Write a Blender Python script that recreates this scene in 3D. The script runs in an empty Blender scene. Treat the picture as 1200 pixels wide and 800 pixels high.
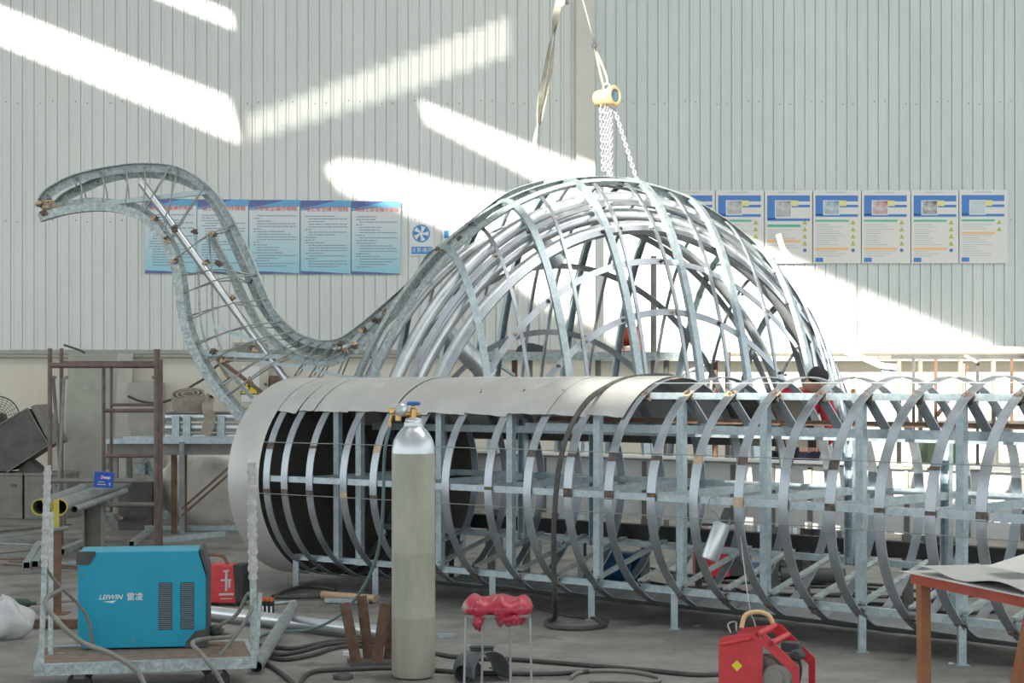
import bpy, bmesh, math, random
import numpy as np
from mathutils import Vector, Matrix
R = math.radians
random.seed(7)
C = bpy.context.scene.collection
SC = bpy.context.scene

# ------------------------------------------------------------------ camera
F, HZ, CAMZ = 2000.0, 452.0, 1.45
cam = bpy.data.objects.new('camera', bpy.data.cameras.new('camera'))
C.objects.link(cam)
cam.location = (0, 0, CAMZ)
cam.rotation_euler = (R(90), 0, 0)
cam.data.sensor_width = 36
cam.data.lens = 60
cam.data.shift_y = (HZ - 400) / 1200
cam.data.clip_end = 200
SC.camera = cam

# ------------------------------------------------------------------ light
SC.view_settings.view_transform = 'Standard'
SC.view_settings.look = 'None'
SC.view_settings.gamma = 1
SC.view_settings.use_curve_mapping = False
SC.view_settings.exposure = 0.85
w = bpy.data.worlds.new('daylight'); SC.world = w; w.use_nodes = True
bg = w.node_tree.nodes['Background']
bg.inputs[0].default_value = (0.90, 0.97, 1.0, 1)
bg.inputs[1].default_value = 0.9
SUN = Vector((0.50, 0.75, -0.55)).normalized()
sl = bpy.data.lights.new('sun', 'SUN'); sl.energy = 9.0; sl.angle = R(0.8); sl.color = (1, 0.95, 0.84)
so = bpy.data.objects.new('sun', sl); C.objects.link(so)
so.rotation_euler = SUN.to_track_quat('-Z', 'Y').to_euler()
so.location = (-5, -5, 14)
# overhead area lamp added to brighten the trough and frame, no visible source
kl = bpy.data.lights.new('roof_fill', 'AREA'); kl.shape = 'RECTANGLE'; kl.size = 9; kl.size_y = 5; kl.energy = 300; kl.color = (1, 0.98, 0.93)
ko = bpy.data.objects.new('roof_fill', kl); C.objects.link(ko); ko.location = (4.4, 9.8, 9.9)

# ------------------------------------------------------------------ helpers
def at(px, py, Y):
    return Vector(((px - 600) * Y / F, Y, CAMZ - (py - HZ) * Y / F))
def ground(px, py, z=0.0):
    Y = F * (CAMZ - z) / (py - HZ)
    return Vector(((px - 600) * Y / F, Y, z))

def crom(pts, n=8, closed=False):
    P = [Vector(p) for p in pts]
    if len(P) < 3: return P
    out = []
    m = len(P)
    rng = range(m) if closed else range(m - 1)
    for i in rng:
        p1, p2 = P[i], P[(i + 1) % m]
        p0 = P[i - 1] if (i > 0 or closed) else p1 * 2 - p2
        p3 = P[(i + 2) % m] if (i + 2 < m or closed) else p2 * 2 - p1
        for k in range(n):
            t = k / n
            out.append(0.5 * ((2 * p1) + (p2 - p0) * t + (2 * p0 - 5 * p1 + 4 * p2 - p3) * t * t + (3 * p1 - p0 - 3 * p2 + p3) * t ** 3))
    if not closed: out.append(P[-1])
    return out

class MB:
    def __init__(s): s.v = []; s.f = []; s.m = []
    def add(s, vs, fs, mi=0):
        o = len(s.v); s.v += [Vector(v) for v in vs]; s.f += [tuple(i + o for i in f) for f in fs]; s.m += [mi] * len(fs); return s
    def box(s, c, d, rot=None, mi=0):
        x, y, z = d[0] / 2, d[1] / 2, d[2] / 2
        vs = [Vector((a, b, e)) for a in (-x, x) for b in (-y, y) for e in (-z, z)]
        if rot is not None: vs = [rot @ v for v in vs]
        c = Vector(c)
        return s.add([v + c for v in vs], [(0, 1, 3, 2), (4, 6, 7, 5), (0, 4, 5, 1), (2, 3, 7, 6), (0, 2, 6, 4), (1, 5, 7, 3)], mi)
    def box2(s, a, b, mi=0):
        a, b = Vector(a), Vector(b)
        return s.box((a + b) / 2, [abs(b[i] - a[i]) for i in range(3)], None, mi)
    def sweep(s, pts, poly, N=None, closed=False, mi=0, cap=True, scale=None):
        P = [Vector(p) for p in pts]; n = len(P); k = len(poly)
        vs = []
        last = None
        for i, p in enumerate(P):
            a = P[i - 1] if (i > 0 or closed) else P[i]
            b = P[(i + 1) % n] if (i < n - 1 or closed) else P[i]
            t = (b - a)
            if t.length < 1e-9: t = Vector((0, 0, 1))
            t.normalize()
            if N is None:
                if last is None:
                    nn = Vector((0, 0, 1)) if abs(t.z) < 0.9 else Vector((0, 1, 0))
                else: nn = last
            else:
                nn = Vector(N[i]) if isinstance(N, list) else Vector(N)
            nn = nn - t * nn.dot(t)
            if nn.length < 1e-6: nn = Vector((1, 0, 0)) - t * t.x
            nn.normalize(); last = nn
            bb = t.cross(nn)
            sc = scale[i] if scale else 1.0
            vs += [p + bb * (q[0] * sc) + nn * (q[1] * sc) for q in poly]
        fs = []
        for i in range(n if closed else n - 1):
            j = (i + 1) % n
            for q in range(k):
                r = (q + 1) % k
                fs.append((i * k + q, i * k + r, j * k + r, j * k + q))
        if cap and not closed:
            fs.append(tuple(range(k - 1, -1, -1))); fs.append(tuple((n - 1) * k + q for q in range(k)))
        return s.add(vs, fs, mi)
    def tube(s, pts, r, seg=10, closed=False, mi=0, scale=None, cap=True):
        return s.sweep(pts, [(r * math.cos(a * 2 * math.pi / seg), r * math.sin(a * 2 * math.pi / seg)) for a in range(seg)], None, closed, mi, cap, scale)
    def bar(s, a, b, w_, h_, N=None, mi=0):
        return s.sweep([a, b], rect(w_, h_), N, False, mi)
    def hollow(s, a, b, ro, ri, seg=20, mi=0, mi2=None):
        a, b = Vector(a), Vector(b); t = (b - a).normalized()
        n = (Vector((0, 0, 1)) if abs(t.z) < 0.9 else Vector((1, 0, 0))); n = (n - t * n.dot(t)).normalized(); u = t.cross(n)
        vs = []
        for (p, r) in ((a, ro), (b, ro), (b, ri), (a, ri)):
            vs += [p + (n * math.cos(q * 2 * math.pi / seg) + u * math.sin(q * 2 * math.pi / seg)) * r for q in range(seg)]
        for ring in range(4):
            fs = []
            for q in range(seg):
                r_ = (q + 1) % seg; x = ring * seg; y = ((ring + 1) % 4) * seg
                fs.append((x + q, y + q, y + r_, x + r_))
            if ring == 0: s.add(vs, fs, mi)
            else:
                o = len(s.v) - 4 * seg
                s.f += [tuple(i + o for i in f) for f in fs]; s.m += [mi if mi2 is None or ring != 2 else mi2] * len(fs)
        return s
    def lathe(s, prof, o=(0, 0, 0), axis=None, seg=28, mi=0):
        o = Vector(o); M = (Vector(axis).to_track_quat('Z', 'Y').to_matrix() if axis is not None else Matrix.Identity(3))
        vs = []; n = len(prof)
        for (r, z) in prof:
            vs += [o + M @ Vector((max(r, 1e-4) * math.cos(q * 2 * math.pi / seg), max(r, 1e-4) * math.sin(q * 2 * math.pi / seg), z)) for q in range(seg)]
        fs = []
        for i in range(n - 1):
            for q in range(seg):
                r_ = (q + 1) % seg
                fs.append((i * seg + q, i * seg + r_, (i + 1) * seg + r_, (i + 1) * seg + q))
        fs.append(tuple(range(seg - 1, -1, -1))); fs.append(tuple((n - 1) * seg + q for q in range(seg)))
        return s.add(vs, fs, mi)
    def prism(s, poly, o, ux, uy, d, mi=0):
        """polygon (list of 2D) in the plane o + a ux + b uy, thickened by vector d"""
        o, ux, uy, d = Vector(o), Vector(ux), Vector(uy), Vector(d); k = len(poly)
        a = [o + ux * p[0] + uy * p[1] for p in poly]
        fs = [tuple(range(k)), tuple(range(2 * k - 1, k - 1, -1))] + [(i, (i + 1) % k, k + (i + 1) % k, k + i) for i in range(k)]
        return s.add(a + [p + d for p in a], fs, mi)
    def blob(s, c, d, rnd=0.12, seg=14, rings=9, mi=0, seed=1):
        rg = random.Random(seed); c = Vector(c)
        ph = [rg.uniform(0, 6.28) for _ in range(6)]
        vs = []
        for i in range(rings + 1):
            th = math.pi * i / rings
            for q in range(seg):
                a = q * 2 * math.pi / seg
                k = 1 + rnd * (math.sin(3 * a + ph[0] + 2 * th) * .5 + math.sin(5 * a + ph[1] - 3 * th) * .35 + math.sin(4 * th + ph[2] + a) * .4)
                vs.append(c + Vector((d[0] / 2 * math.sin(th) * math.cos(a) * k, d[1] / 2 * math.sin(th) * math.sin(a) * k, d[2] / 2 * math.cos(th) * k)))
        fs = [(i * seg + q, (i + 1) * seg + q, (i + 1) * seg + (q + 1) % seg, i * seg + (q + 1) % seg) for i in range(rings) for q in range(seg)]
        return s.add(vs, fs, mi)
    def text(s, body, o, size, ux=(1, 0, 0), uy=(0, 0, 1), mi=0, align='CENTER', bold=0.0, shear=0.0, sx=1.0, depth=0.0015):
        cu = bpy.data.curves.new('t', 'FONT'); cu.body = body; cu.size = size; cu.align_x = align; cu.align_y = 'CENTER'
        cu.offset = bold; cu.shear = shear; cu.resolution_u = 2; cu.extrude = depth / 2
        ob = bpy.data.objects.new('t', cu); C.objects.link(ob)
        bpy.context.view_layer.update()
        me = bpy.data.meshes.new_from_object(ob.evaluated_get(bpy.context.evaluated_depsgraph_get()))
        o, ux, uy = Vector(o), Vector(ux), Vector(uy); uz = ux.cross(uy)
        s.add([o + ux * (v.co.x * sx) + uy * v.co.y + uz * v.co.z for v in me.vertices], [tuple(p.vertices) for p in me.polygons], mi)
        bpy.data.objects.remove(ob); bpy.data.curves.remove(cu); bpy.data.meshes.remove(me)
        return s
    def build(s, name, mats, parent=None, smooth=None, bevel=0, local=False):
        me = bpy.data.meshes.new(name)
        off = Vector((0, 0, 0))
        if parent is not None and not local:
            p = parent
            while p is not None: off += p.location; p = p.parent
        me.from_pydata([tuple(v - off) for v in s.v], [], s.f)
        for m_ in (mats if isinstance(mats, (list, tuple)) else [mats]): me.materials.append(m_)
        me.polygons.foreach_set('material_index', s.m)
        me.update()
        bm = bmesh.new(); bm.from_mesh(me); bmesh.ops.recalc_face_normals(bm, faces=bm.faces); bm.to_mesh(me); bm.free()
        if smooth is not None:
            me.polygons.foreach_set('use_smooth', [True] * len(me.polygons))
            try: me.set_sharp_from_angle(angle=R(smooth))
            except Exception: pass
        o = bpy.data.objects.new(name, me); C.objects.link(o)
        if parent is not None: o.parent = parent
        if bevel:
            b = o.modifiers.new('bevel', 'BEVEL'); b.width = bevel; b.segments = 2; b.limit_method = 'ANGLE'; b.angle_limit = R(50)
        return o

def rect(w_, h_): return [(-w_ / 2, -h_ / 2), (w_ / 2, -h_ / 2), (w_ / 2, h_ / 2), (-w_ / 2, h_ / 2)]
def ell(w_, h_, t=0.005): return [(-w_ / 2, h_ / 2), (-w_ / 2, -h_ / 2), (-w_ / 2 + t, -h_ / 2), (-w_ / 2 + t, h_ / 2 - t), (w_ / 2, h_ / 2 - t), (w_ / 2, h_ / 2)]
def chan(w_, h_, t=0.006): return [(-w_ / 2, -h_ / 2), (-w_ / 2, h_ / 2), (w_ / 2, h_ / 2), (w_ / 2, -h_ / 2), (w_ / 2 - t, -h_ / 2), (w_ / 2 - t, h_ / 2 - t), (-w_ / 2 + t, h_ / 2 - t), (-w_ / 2 + t, -h_ / 2)]

def tag(o, label=None, cat=None, group=None, kind=None):
    if label: o['label'] = label
    if cat: o['category'] = cat
    if group: o['group'] = group
    if kind: o['kind'] = kind
    return o
def thing(name, label, cat, loc=(0, 0, 0), group=None):
    o = bpy.data.objects.new(name, None); C.objects.link(o); o.location = loc; o.empty_display_size = .1
    return tag(o, label, cat, group)
def struct(name, mb, mats, **k):
    return tag(mb.build(name, mats, **k), kind='structure')

# ------------------------------------------------------------------ materials
def mat(name, c1, c2=None, rough=0.6, metal=0.0, scale=6.0, bump=0.0, c3=None, s3=2.0, t3=0.62, stretch=(1, 1, 1), rough2=None, spangle=0.0, trans=0.0, alpha=1.0, bscale=None, object_space=True):
    m = bpy.data.materials.new(name); m.use_nodes = True
    nt = m.node_tree; n = nt.nodes; l = nt.links; b = n['Principled BSDF']
    b.inputs['Roughness'].default_value = rough; b.inputs['Metallic'].default_value = metal
    c2 = c2 or c1
    tc = n.new('ShaderNodeTexCoord'); mp = n.new('ShaderNodeMapping'); mp.inputs['Scale'].default_value = stretch
    l.new(tc.outputs['Object'], mp.inputs['Vector'])
    no = n.new('ShaderNodeTexNoise'); no.inputs['Scale'].default_value = scale; no.inputs['Detail'].default_value = 6; no.inputs['Roughness'].default_value = .65
    l.new(mp.outputs[0], no.inputs['Vector'])
    cr = n.new('ShaderNodeValToRGB'); cr.color_ramp.elements[0].position = .35; cr.color_ramp.elements[1].position = .65
    cr.color_ramp.elements[0].color = (*c1, 1); cr.color_ramp.elements[1].color = (*c2, 1)
    l.new(no.outputs['Fac'], cr.inputs['Fac'])
    col = cr.outputs['Color']
    if spangle:
        vo = n.new('ShaderNodeTexVoronoi'); vo.inputs['Scale'].default_value = 70
        l.new(mp.outputs[0], vo.inputs['Vector'])
        mx = n.new('ShaderNodeMix'); mx.data_type = 'RGBA'; mx.blend_type = 'OVERLAY'; mx.inputs[0].default_value = spangle
        l.new(col, mx.inputs[6]); l.new(vo.outputs['Color'], mx.inputs[7])
        hs = n.new('ShaderNodeRGBToBW'); l.new(vo.outputs['Color'], hs.inputs[0]); l.new(hs.outputs[0], mx.inputs[7])
        col = mx.outputs[2]
    if c3:
        n3 = n.new('ShaderNodeTexNoise'); n3.inputs['Scale'].default_value = s3; n3.inputs['Detail'].default_value = 8; n3.inputs['Roughness'].default_value = .7
        l.new(mp.outputs[0], n3.inputs['Vector'])
        r3 = n.new('ShaderNodeValToRGB'); r3.color_ramp.elements[0].position = t3; r3.color_ramp.elements[1].position = min(t3 + .08, 1)
        l.new(n3.outputs['Fac'], r3.inputs['Fac'])
        m3 = n.new('ShaderNodeMix'); m3.data_type = 'RGBA'; l.new(r3.outputs['Color'], m3.inputs[0]); l.new(col, m3.inputs[6]); m3.inputs[7].default_value = (*c3, 1)
        col = m3.outputs[2]
    l.new(col, b.inputs['Base Color'])
    if rough2 is not None:
        mr = n.new('ShaderNodeMapRange'); mr.inputs[1].default_value = .3; mr.inputs[2].default_value = .7; mr.inputs[3].default_value = rough; mr.inputs[4].default_value = rough2
        l.new(no.outputs['Fac'], mr.inputs[0]); l.new(mr.outputs[0], b.inputs['Roughness'])
    if bump:
        bn = n.new('ShaderNodeTexNoise'); bn.inputs['Scale'].default_value = bscale or scale * 4; bn.inputs['Detail'].default_value = 5
        l.new(mp.outputs[0], bn.inputs['Vector'])
        bp = n.new('ShaderNodeBump'); bp.inputs['Strength'].default_value = bump; bp.inputs['Distance'].default_value = .01
        l.new(bn.outputs['Fac'], bp.inputs['Height']); l.new(bp.outputs[0], b.inputs['Normal'])
    if trans: b.inputs['Transmission Weight'].default_value = trans
    if alpha < 1: b.inputs['Alpha'].default_value = alpha
    return m

M = {}
M['galv'] = mat('galvanised_steel', (.36, .45, .485), (.53, .61, .64), .36, .72, 14, rough2=.55, spangle=.12)
M['galv_dull'] = mat('weathered_galvanised_steel', (.28, .34, .35), (.50, .56, .56), .5, .4, 30, spangle=.22, c3=(.30, .27, .2), s3=9, t3=.66)
M['galv_strip'] = mat('steel_strip', (.36, .40, .44), (.52, .56, .60), .28, .9, 5, rough2=.5, c3=(.42, .36, .3), s3=7, t3=.68)
M['sheet'] = mat('sheet_steel', (.50, .50, .485), (.60, .60, .58), .45, .35, 3, c3=(.66, .66, .65), s3=5, t3=.6, stretch=(1, 1, .5))
M['pipe'] = mat('bright_steel_pipe', (.62, .65, .68), (.75, .78, .8), .25, .8, 8, rough2=.38)
M['rusty_weld'] = mat('weld_burn', (.07, .062, .056), (.22, .175, .14), .8, .2, 40)
M['burn'] = mat('heat_tint', (.52, .33, .20), (.62, .52, .38), .6, .2, 30)
M['wire'] = mat('wire', (.30, .32, .31), (.42, .44, .43), .5, .5)
M['rust'] = mat('rusty_steel', (.13, .075, .05), (.24, .145, .10), .75, .2, 12, bump=.2)
M['brownpaint'] = mat('scaffold_paint', (.15, .105, .095), (.22, .165, .15), .6, .2, 9, c3=(.32, .13, .09), s3=6, t3=.62)
M['greysteel'] = mat('dirty_steel', (.20, .20, .18), (.29, .285, .26), .65, .3, 7, bump=.1)
M['darksteel'] = mat('dark_steel', (.09, .09, .085), (.15, .15, .14), .6, .3, 6)
M['concrete'] = mat('concrete_floor', (.175, .17, .155), (.285, .28, .265), .75, 0, 2.6, bump=.3, bscale=40, c3=(.125, .12, .11), s3=1.1, t3=.55, stretch=(1, 1, 1), rough2=.6)
M['clad'] = mat('wall_cladding', (.66, .69, .66), (.72, .74, .71), .42, .1, 1.2, stretch=(1, 1, .35), c3=(.70, .70, .66), s3=.7, t3=.6)
M['clad2'] = mat('wall_cladding_grey', (.58, .63, .61), (.65, .69, .67), .42, .1, 1.2, stretch=(1, 1, .35))
M['dado'] = mat('plaster_dado', (.74, .69, .58), (.80, .76, .66), .8, 0, 1.6, c3=(.52, .45, .36), s3=2.2, t3=.63, stretch=(1, 1, .6))
M['beige'] = mat('pillar_paint', (.66, .65, .58), (.71, .70, .63), .6, 0, 2)
M['roof'] = mat('roof_sheet', (.45, .46, .46), (.5, .51, .51), .7, 0, 2)
M['black'] = mat('black_rubber', (.02, .02, .021), (.035, .035, .035), .55, 0, 10)
M['cable'] = mat('cable_rubber', (.045, .047, .045), (.085, .085, .08), .6, 0, 20)
M['hose'] = mat('teal_hose', (.13, .21, .22), (.18, .27, .27), .5, 0, 10)
M['blue'] = mat('blue_enamel', (.0, .30, .47), (.0, .34, .52), .38, 0, 4, c3=(.10, .26, .34), s3=5, t3=.66)
M['charcoal'] = mat('charcoal_plastic', (.05, .055, .06), (.08, .085, .09), .6, 0, 10)
M['white'] = mat('white_print', (.78, .80, .80), None, .5)
M['redm'] = mat('red_enamel', (.55, .03, .045), (.66, .06, .07), .42, 0, 8, c3=(.45, .22, .18), s3=7, t3=.66)
M['redplastic'] = mat('red_plastic_wrap', (.36, .015, .04), (.50, .04, .075), .28, 0, 12, c3=(.40, .31, .28), s3=9, t3=.54, bump=.5)
M['tank'] = mat('grey_green_paint', (.33, .34, .27), (.44, .44, .37), .5, .15, 5, stretch=(2, 2, .5), c3=(.50, .42, .30), s3=5, t3=.68, bump=.1)
M['silver'] = mat('silver_paint', (.55, .60, .63), (.68, .72, .74), .3, .6, 6)
M['brass'] = mat('brass', (.55, .33, .12), (.65, .42, .18), .35, .8, 20)
M['bluetap'] = mat('blue_plastic', (.02, .12, .45), (.03, .16, .52), .4)
M['trough'] = mat('white_trough_paint', (.84, .84, .82), (.90, .90, .88), .55, 0, 3, c3=(.33, .2, .1), s3=2.0, t3=.70, stretch=(1, 1, .5))
M['seam'] = mat('trough_seam', (.20, .18, .16), (.3, .28, .25), .7)
M['yellow'] = mat('yellow_paint', (.42, .36, .04), (.52, .44, .06), .5)
M['bluegrey_pipe'] = mat('dusty_pipe', (.22, .25, .26), (.32, .35, .36), .55, .3, 10)
M['crust'] = mat('dusty_wrapping', (.46, .45, .44), (.62, .61, .61), .9, 0, 40, bump=1.0, bscale=90)
M['sackcloth'] = mat('pale_sacking', (.74, .71, .64), (.84, .82, .76), .85, 0, 9, bump=.8, bscale=16, c3=(.40, .35, .26), s3=3, t3=.6)
M['plastic'] = mat('clear_plastic_bag', (.62, .64, .66), (.75, .77, .78), .2, 0, 12, bump=1.0, bscale=25, alpha=.75)
M['firehose'] = mat('canvas_hose', (.30, .265, .225), (.40, .36, .31), .9, 0, 25, bump=.3)
M['skin'] = mat('skin', (.45, .27, .19), (.5, .31, .22), .6)
M['hair'] = mat('hair', (.02, .018, .016), None, .7)
M['redcloth'] = mat('red_jacket_cloth', (.36, .015, .03), (.42, .025, .04), .85, 0, 10)
M['navy'] = mat('navy_cloth', (.03, .035, .06), (.045, .05, .08), .9, 0, 10)
M['orangeframe'] = mat('rusty_orange_paint', (.26, .11, .05), (.36, .16, .07), .7, .1, 6, c3=(.36, .05, .035), s3=3, t3=.52)
M['redrail'] = mat('worn_red_paint', (.34, .055, .035), (.42, .09, .05), .6, .1, 8, c3=(.30, .15, .08), s3=4, t3=.58)
M['creambox'] = mat('cream_enamel', (.56, .54, .45), (.62, .60, .50), .5)
M['greybox'] = mat('grey_enamel', (.36, .36, .31), (.42, .42, .37), .55)
M['signyellow'] = mat('sign_yellow', (.80, .68, .04), None, .5)
M['ink'] = mat('black_print', (.02, .02, .02), None, .6)
M['copper'] = mat('reel_red', (.5, .07, .04), (.6, .12, .06), .5, .1, 10)
M['green'] = mat('green_paint', (.13, .19, .11), (.17, .23, .14), .7)
M['dustgreen'] = mat('bottle_green', (.03, .07, .05), None, .5)
M['bucket'] = mat('blue_bucket_plastic', (.01, .10, .25), (.02, .13, .3), .4)
M['cardboard'] = mat('cardboard_tube', (.48, .33, .20), (.56, .41, .27), .8)
M['strap'] = mat('sling_webbing', (.30, .29, .23), (.42, .40, .33), .85, 0, 20)
M['chrome'] = mat('chain_steel', (.62, .62, .64), (.7, .7, .72), .35, .6)
M['hoist'] = mat('hoist_orange', (.62, .42, .18), (.7, .5, .26), .4, .1)
M['deckrust'] = mat('rusty_deck', (.17, .12, .09), (.27, .20, .16), .8, .1, 18, c3=(.5, .47, .42), s3=12, t3=.6)

# ------------------------------------------------------------------ setting
WY = 20.4
fl = MB().box2((-24, -16, -.3), (18, WY + .5, 0)); struct('floor', fl, M['concrete'])
S_W = F / WY
def clad(x0, x1, y, z0, z1, pitch0, pitch1):
    mb = MB(); prof = []; x = x0; xs = []
    while x < x1:
        t = (x - x0) / (x1 - x0); xs.append(x); x += pitch0 + (pitch1 - pitch0) * t
    for x in xs:
        prof += [(x, 0), (x + .0, .012), (x + .010, .012), (x + .012, -.008), (x + .036, -.008), (x + .046, 0)]
    prof.append((x1, 0))
    n = len(prof)
    vs = [Vector((p[0], y + p[1], z)) for z in (z0, z1) for p in prof]
    mb.add(vs, [(i, i + 1, n + i + 1, n + i) for i in range(n - 1)])
    back = [Vector((x0, y + .08, z0)), Vector((x1, y + .08, z0)), Vector((x1, y + .08, z1)), Vector((x0, y + .08, z1))]
    mb.add(back, [(0, 1, 2, 3)])
    return mb, xs
colx0, colx1 = (675 - 600) / S_W, (697 - 600) / S_W
for nm, a, b, dy, p0, p1, mt in (('wall_back', -13.0, colx0, 0, .152, .128, M['clad']), ('wall_back_right', colx1, 15.0, .05, .1255, .1265, M['clad2'])):
    mb, xs = clad(a, b, WY + dy, 1.87, 10.0, p0, p1)
    for i, x in enumerate(xs):                      # screw heads in two rows
        for z in (3.42, 4.84):
            if (i * 7) % 3 != 1: mb.box((x + .085, WY + dy - .002, z + .02 * math.sin(i)), (.011, .006, .011), None, 1)
    struct(nm, mb, [mt, M['ink']])
mb = MB().box2((colx0, WY - .12, 1.87), (colx1, WY + .1, 10)); struct('wall_pillar', mb, M['beige'])
mb = MB().box2((-13, WY - .02, 0), (15, WY + .4, 1.87))
for x in np.arange(-12.5, 15, 2.9): mb.box2((x, WY - .022, 0), (x + .006, WY - .015, 1.87))
struct('wall_back_base', mb, M['dado'])
mb = MB().box2((-13, WY - .09, 1.83), (colx0, WY + .02, 1.88)); mb.tube([(-13, WY - .11, 1.80), (colx0, WY - .11, 1.80)], .022)
struct('trim_1', mb, M['greybox'])
mb = MB().box2((colx1 - .2, WY - .12, 1.84), (15, WY + .04, 1.92)); mb.box2((colx1, WY - .2, 1.745), (15, WY + .04, 1.80))
struct('trim_2', mb, M['beige'])

# path of the long cylindrical frame on the floor (its near side), used by the roof openings shaped to light it and by the frame itself
xs_ = np.array([318, 457, 508, 820, 1047, 1200.]); ss_ = np.array([166.5, 178.5, 183, 206, 226, 243.])
q_ = np.polyfit(xs_, ss_, 2)
RAD, ZC = .715, .785
def near(x):
    s = np.polyval(q_, x); return Vector(((x - 600) / s, F / s, 0))
def frm(x):
    p = near(x); T = (near(x + 1) - near(x - 1)).normalized(); N = Vector((-T.y, T.x, 0)); return p + N * RAD, T, N
def tp(x, al, r=RAD, dt=0.0):
    c, T, N = frm(x); a = R(al)
    return c + T * dt - N * (r * math.cos(a)) + Vector((0, 0, ZC + r * math.sin(a)))

# unseen roof; its openings are shaped backwards from the sun patches wanted below
RZ = 10.0
def back(p):
    t = (RZ - p.z) / SUN.z
    q = p + SUN * t
    return (q.x, q.y)
def patch(pxs, Y): return [back(at(x, y, Y)) for x, y in pxs]
HOLES = [
    patch([(-60, -15), (268, 116), (280, 166), (-60, 26)], WY),
    patch([(120, -34), (200, -4), (215, -8), (271, 15), (274, 33), (120, -28)], WY),
    patch([(493, 120), (720, 212), (720, 250), (640, 215), (500, 143)], WY),
    patch([(383, 199), (400, 190), (450, 195), (530, 219), (600, 232), (660, 216), (720, 214), (935, 308), (1165, 408), (1260, 450), (1260, 640), (900, 480), (640, 358), (560, 296), (515, 262), (470, 246), (400, 222)], WY),
    patch([(560, 215), (600, 150), (690, 60), (745, 70), (770, 190), (880, 215), (1010, 330), (1050, 450), (990, 460), (900, 400), (800, 350), (640, 320), (560, 300)], 15.0),
    [back(frm(x)[0] + frm(x)[2] * d + Vector((0, 0, 1.46))) for x, d in [(x, -.42) for x in (760, 850, 950, 1050, 1150, 1250, 1340)] + [(x, .40) for x in (1340, 1250, 1150, 1050, 950, 850, 780)]],
]
# invented slit openings: dimmed sun for the faint wall streak and the trough
SLIT_HOLES = [(5, patch([(292, 136), (440, 80), (596, 20), (598, 64), (450, 116), (290, 164)], WY)),
          (2, [back(Vector(((x - 600) / s_, F / s_ + e, .72))) for x, s_, e in ((770, 168, -.34), (860, 174, -.34), (1000, 183, -.34), (1200, 196, -.34), (1330, 205, -.34), (1330, 205, .34), (1200, 196, .34), (1000, 183, .34), (860, 174, .34), (790, 169, .34))])]
def inter(poly, y):
    xs = []
    for i in range(len(poly)):
        (x1, y1), (x2, y2) = poly[i], poly[(i + 1) % len(poly)]
        if (y1 <= y < y2) or (y2 <= y < y1): xs.append(x1 + (y - y1) * (x2 - x1) / (y2 - y1))
    xs.sort(); return [(xs[i], xs[i + 1]) for i in range(0, len(xs) - 1, 2)]
mb = MB(); y = -16.0; st = .02
while y < WY + .1:
    iv = sorted(sum((inter(h, y + st / 2) for h in HOLES + [q for n_, q in SLIT_HOLES if int(round(y / st)) % n_ == 0]), []))
    x = -24.0
    for a, b in iv + [(18.0, 18.0)]:
        if a > x:
            mb.add([(x, y, RZ), (a, y, RZ), (a, y + st, RZ), (x, y + st, RZ)], [(0, 1, 2, 3)])
        x = max(x, b)
    y += st
struct('ceiling', mb, M['roof'])
# ------------------------------------------------------------------ wall posters and signs
def img_rect(mb, x0, y0, x1, y1, Y, th=.002, mi=0):
    a, b = at(x0, y1, Y), at(x1, y0, Y)
    return mb.box2((a.x, Y, a.z), (b.x, Y - th, b.z), mi)
PBLUE = bpy.data.materials.new('poster_sky_print'); PBLUE.use_nodes = True
nt = PBLUE.node_tree; tc = nt.nodes.new('ShaderNodeTexCoord'); sp = nt.nodes.new('ShaderNodeSeparateXYZ'); cr = nt.nodes.new('ShaderNodeValToRGB')
nt.links.new(tc.outputs['Generated'], sp.inputs[0]); nt.links.new(sp.outputs['Z'], cr.inputs['Fac']); nt.links.new(cr.outputs['Color'], nt.nodes['Principled BSDF'].inputs['Base Color'])
cr.color_ramp.elements[0].color = (.30, .62, .72, 1); cr.color_ramp.elements[1].color = (.74, .76, .76, 1); cr.color_ramp.elements[1].position = .85
nt.nodes['Principled BSDF'].inputs['Roughness'].default_value = .35
M['pnavy'] = mat('poster_navy', (.10, .14, .36), (.13, .18, .42), .4)
M['pblue'] = mat('poster_blue', (.14, .42, .68), None, .4)
M['pred'] = mat('poster_red', (.72, .10, .12), None, .5)
M['ptext'] = mat('poster_text', (.28, .33, .42), None, .6)
M['pboard'] = mat('poster_board', (.74, .74, .70), None, .45)
M['pboardblue'] = mat('poster_bar_blue', (.07, .22, .58), None, .45)
M['pgreen'] = mat('poster_bar_green', (.08, .50, .30), None, .45)
M['porange'] = mat('poster_bar_orange', (.85, .55, .28), None, .45)
M['paleyellow'] = mat('pale_yellow_print', (.78, .74, .30))
M['olive'] = mat('olive_yellow_print', (.48, .5, .12))
M['pgrey'] = mat('poster_text_grey', (.52, .53, .53), None, .6)
M['photo'] = mat('printed_photograph', (.22, .24, .24), (.62, .66, .66), .4, 0, 22)
titles = [('起重机安全操作规程', 'lifting'), ('钳工安全操作规程', 'fitter'), ('天车安全操作规程', ''), ('电工安全操作规程', ''), ('电焊工安全操作规程', '')]
plab = ['blue and white safety poster at the left end of its row, behind the neck frame',
        'blue and white safety rule poster, second in its row, crossed by the neck frame',
        'blue and white safety rule poster, middle of the five, unobstructed title with 天车',
        'blue and white safety rule poster with red title 电工, second from the fan sign',
        'blue and white safety rule poster with red title 电焊工, next to the fan sign']
edges = [(170, 230.6), (231.6, 291), (292.2, 351.3), (352.5, 411), (412.2, 469.5)]
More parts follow.
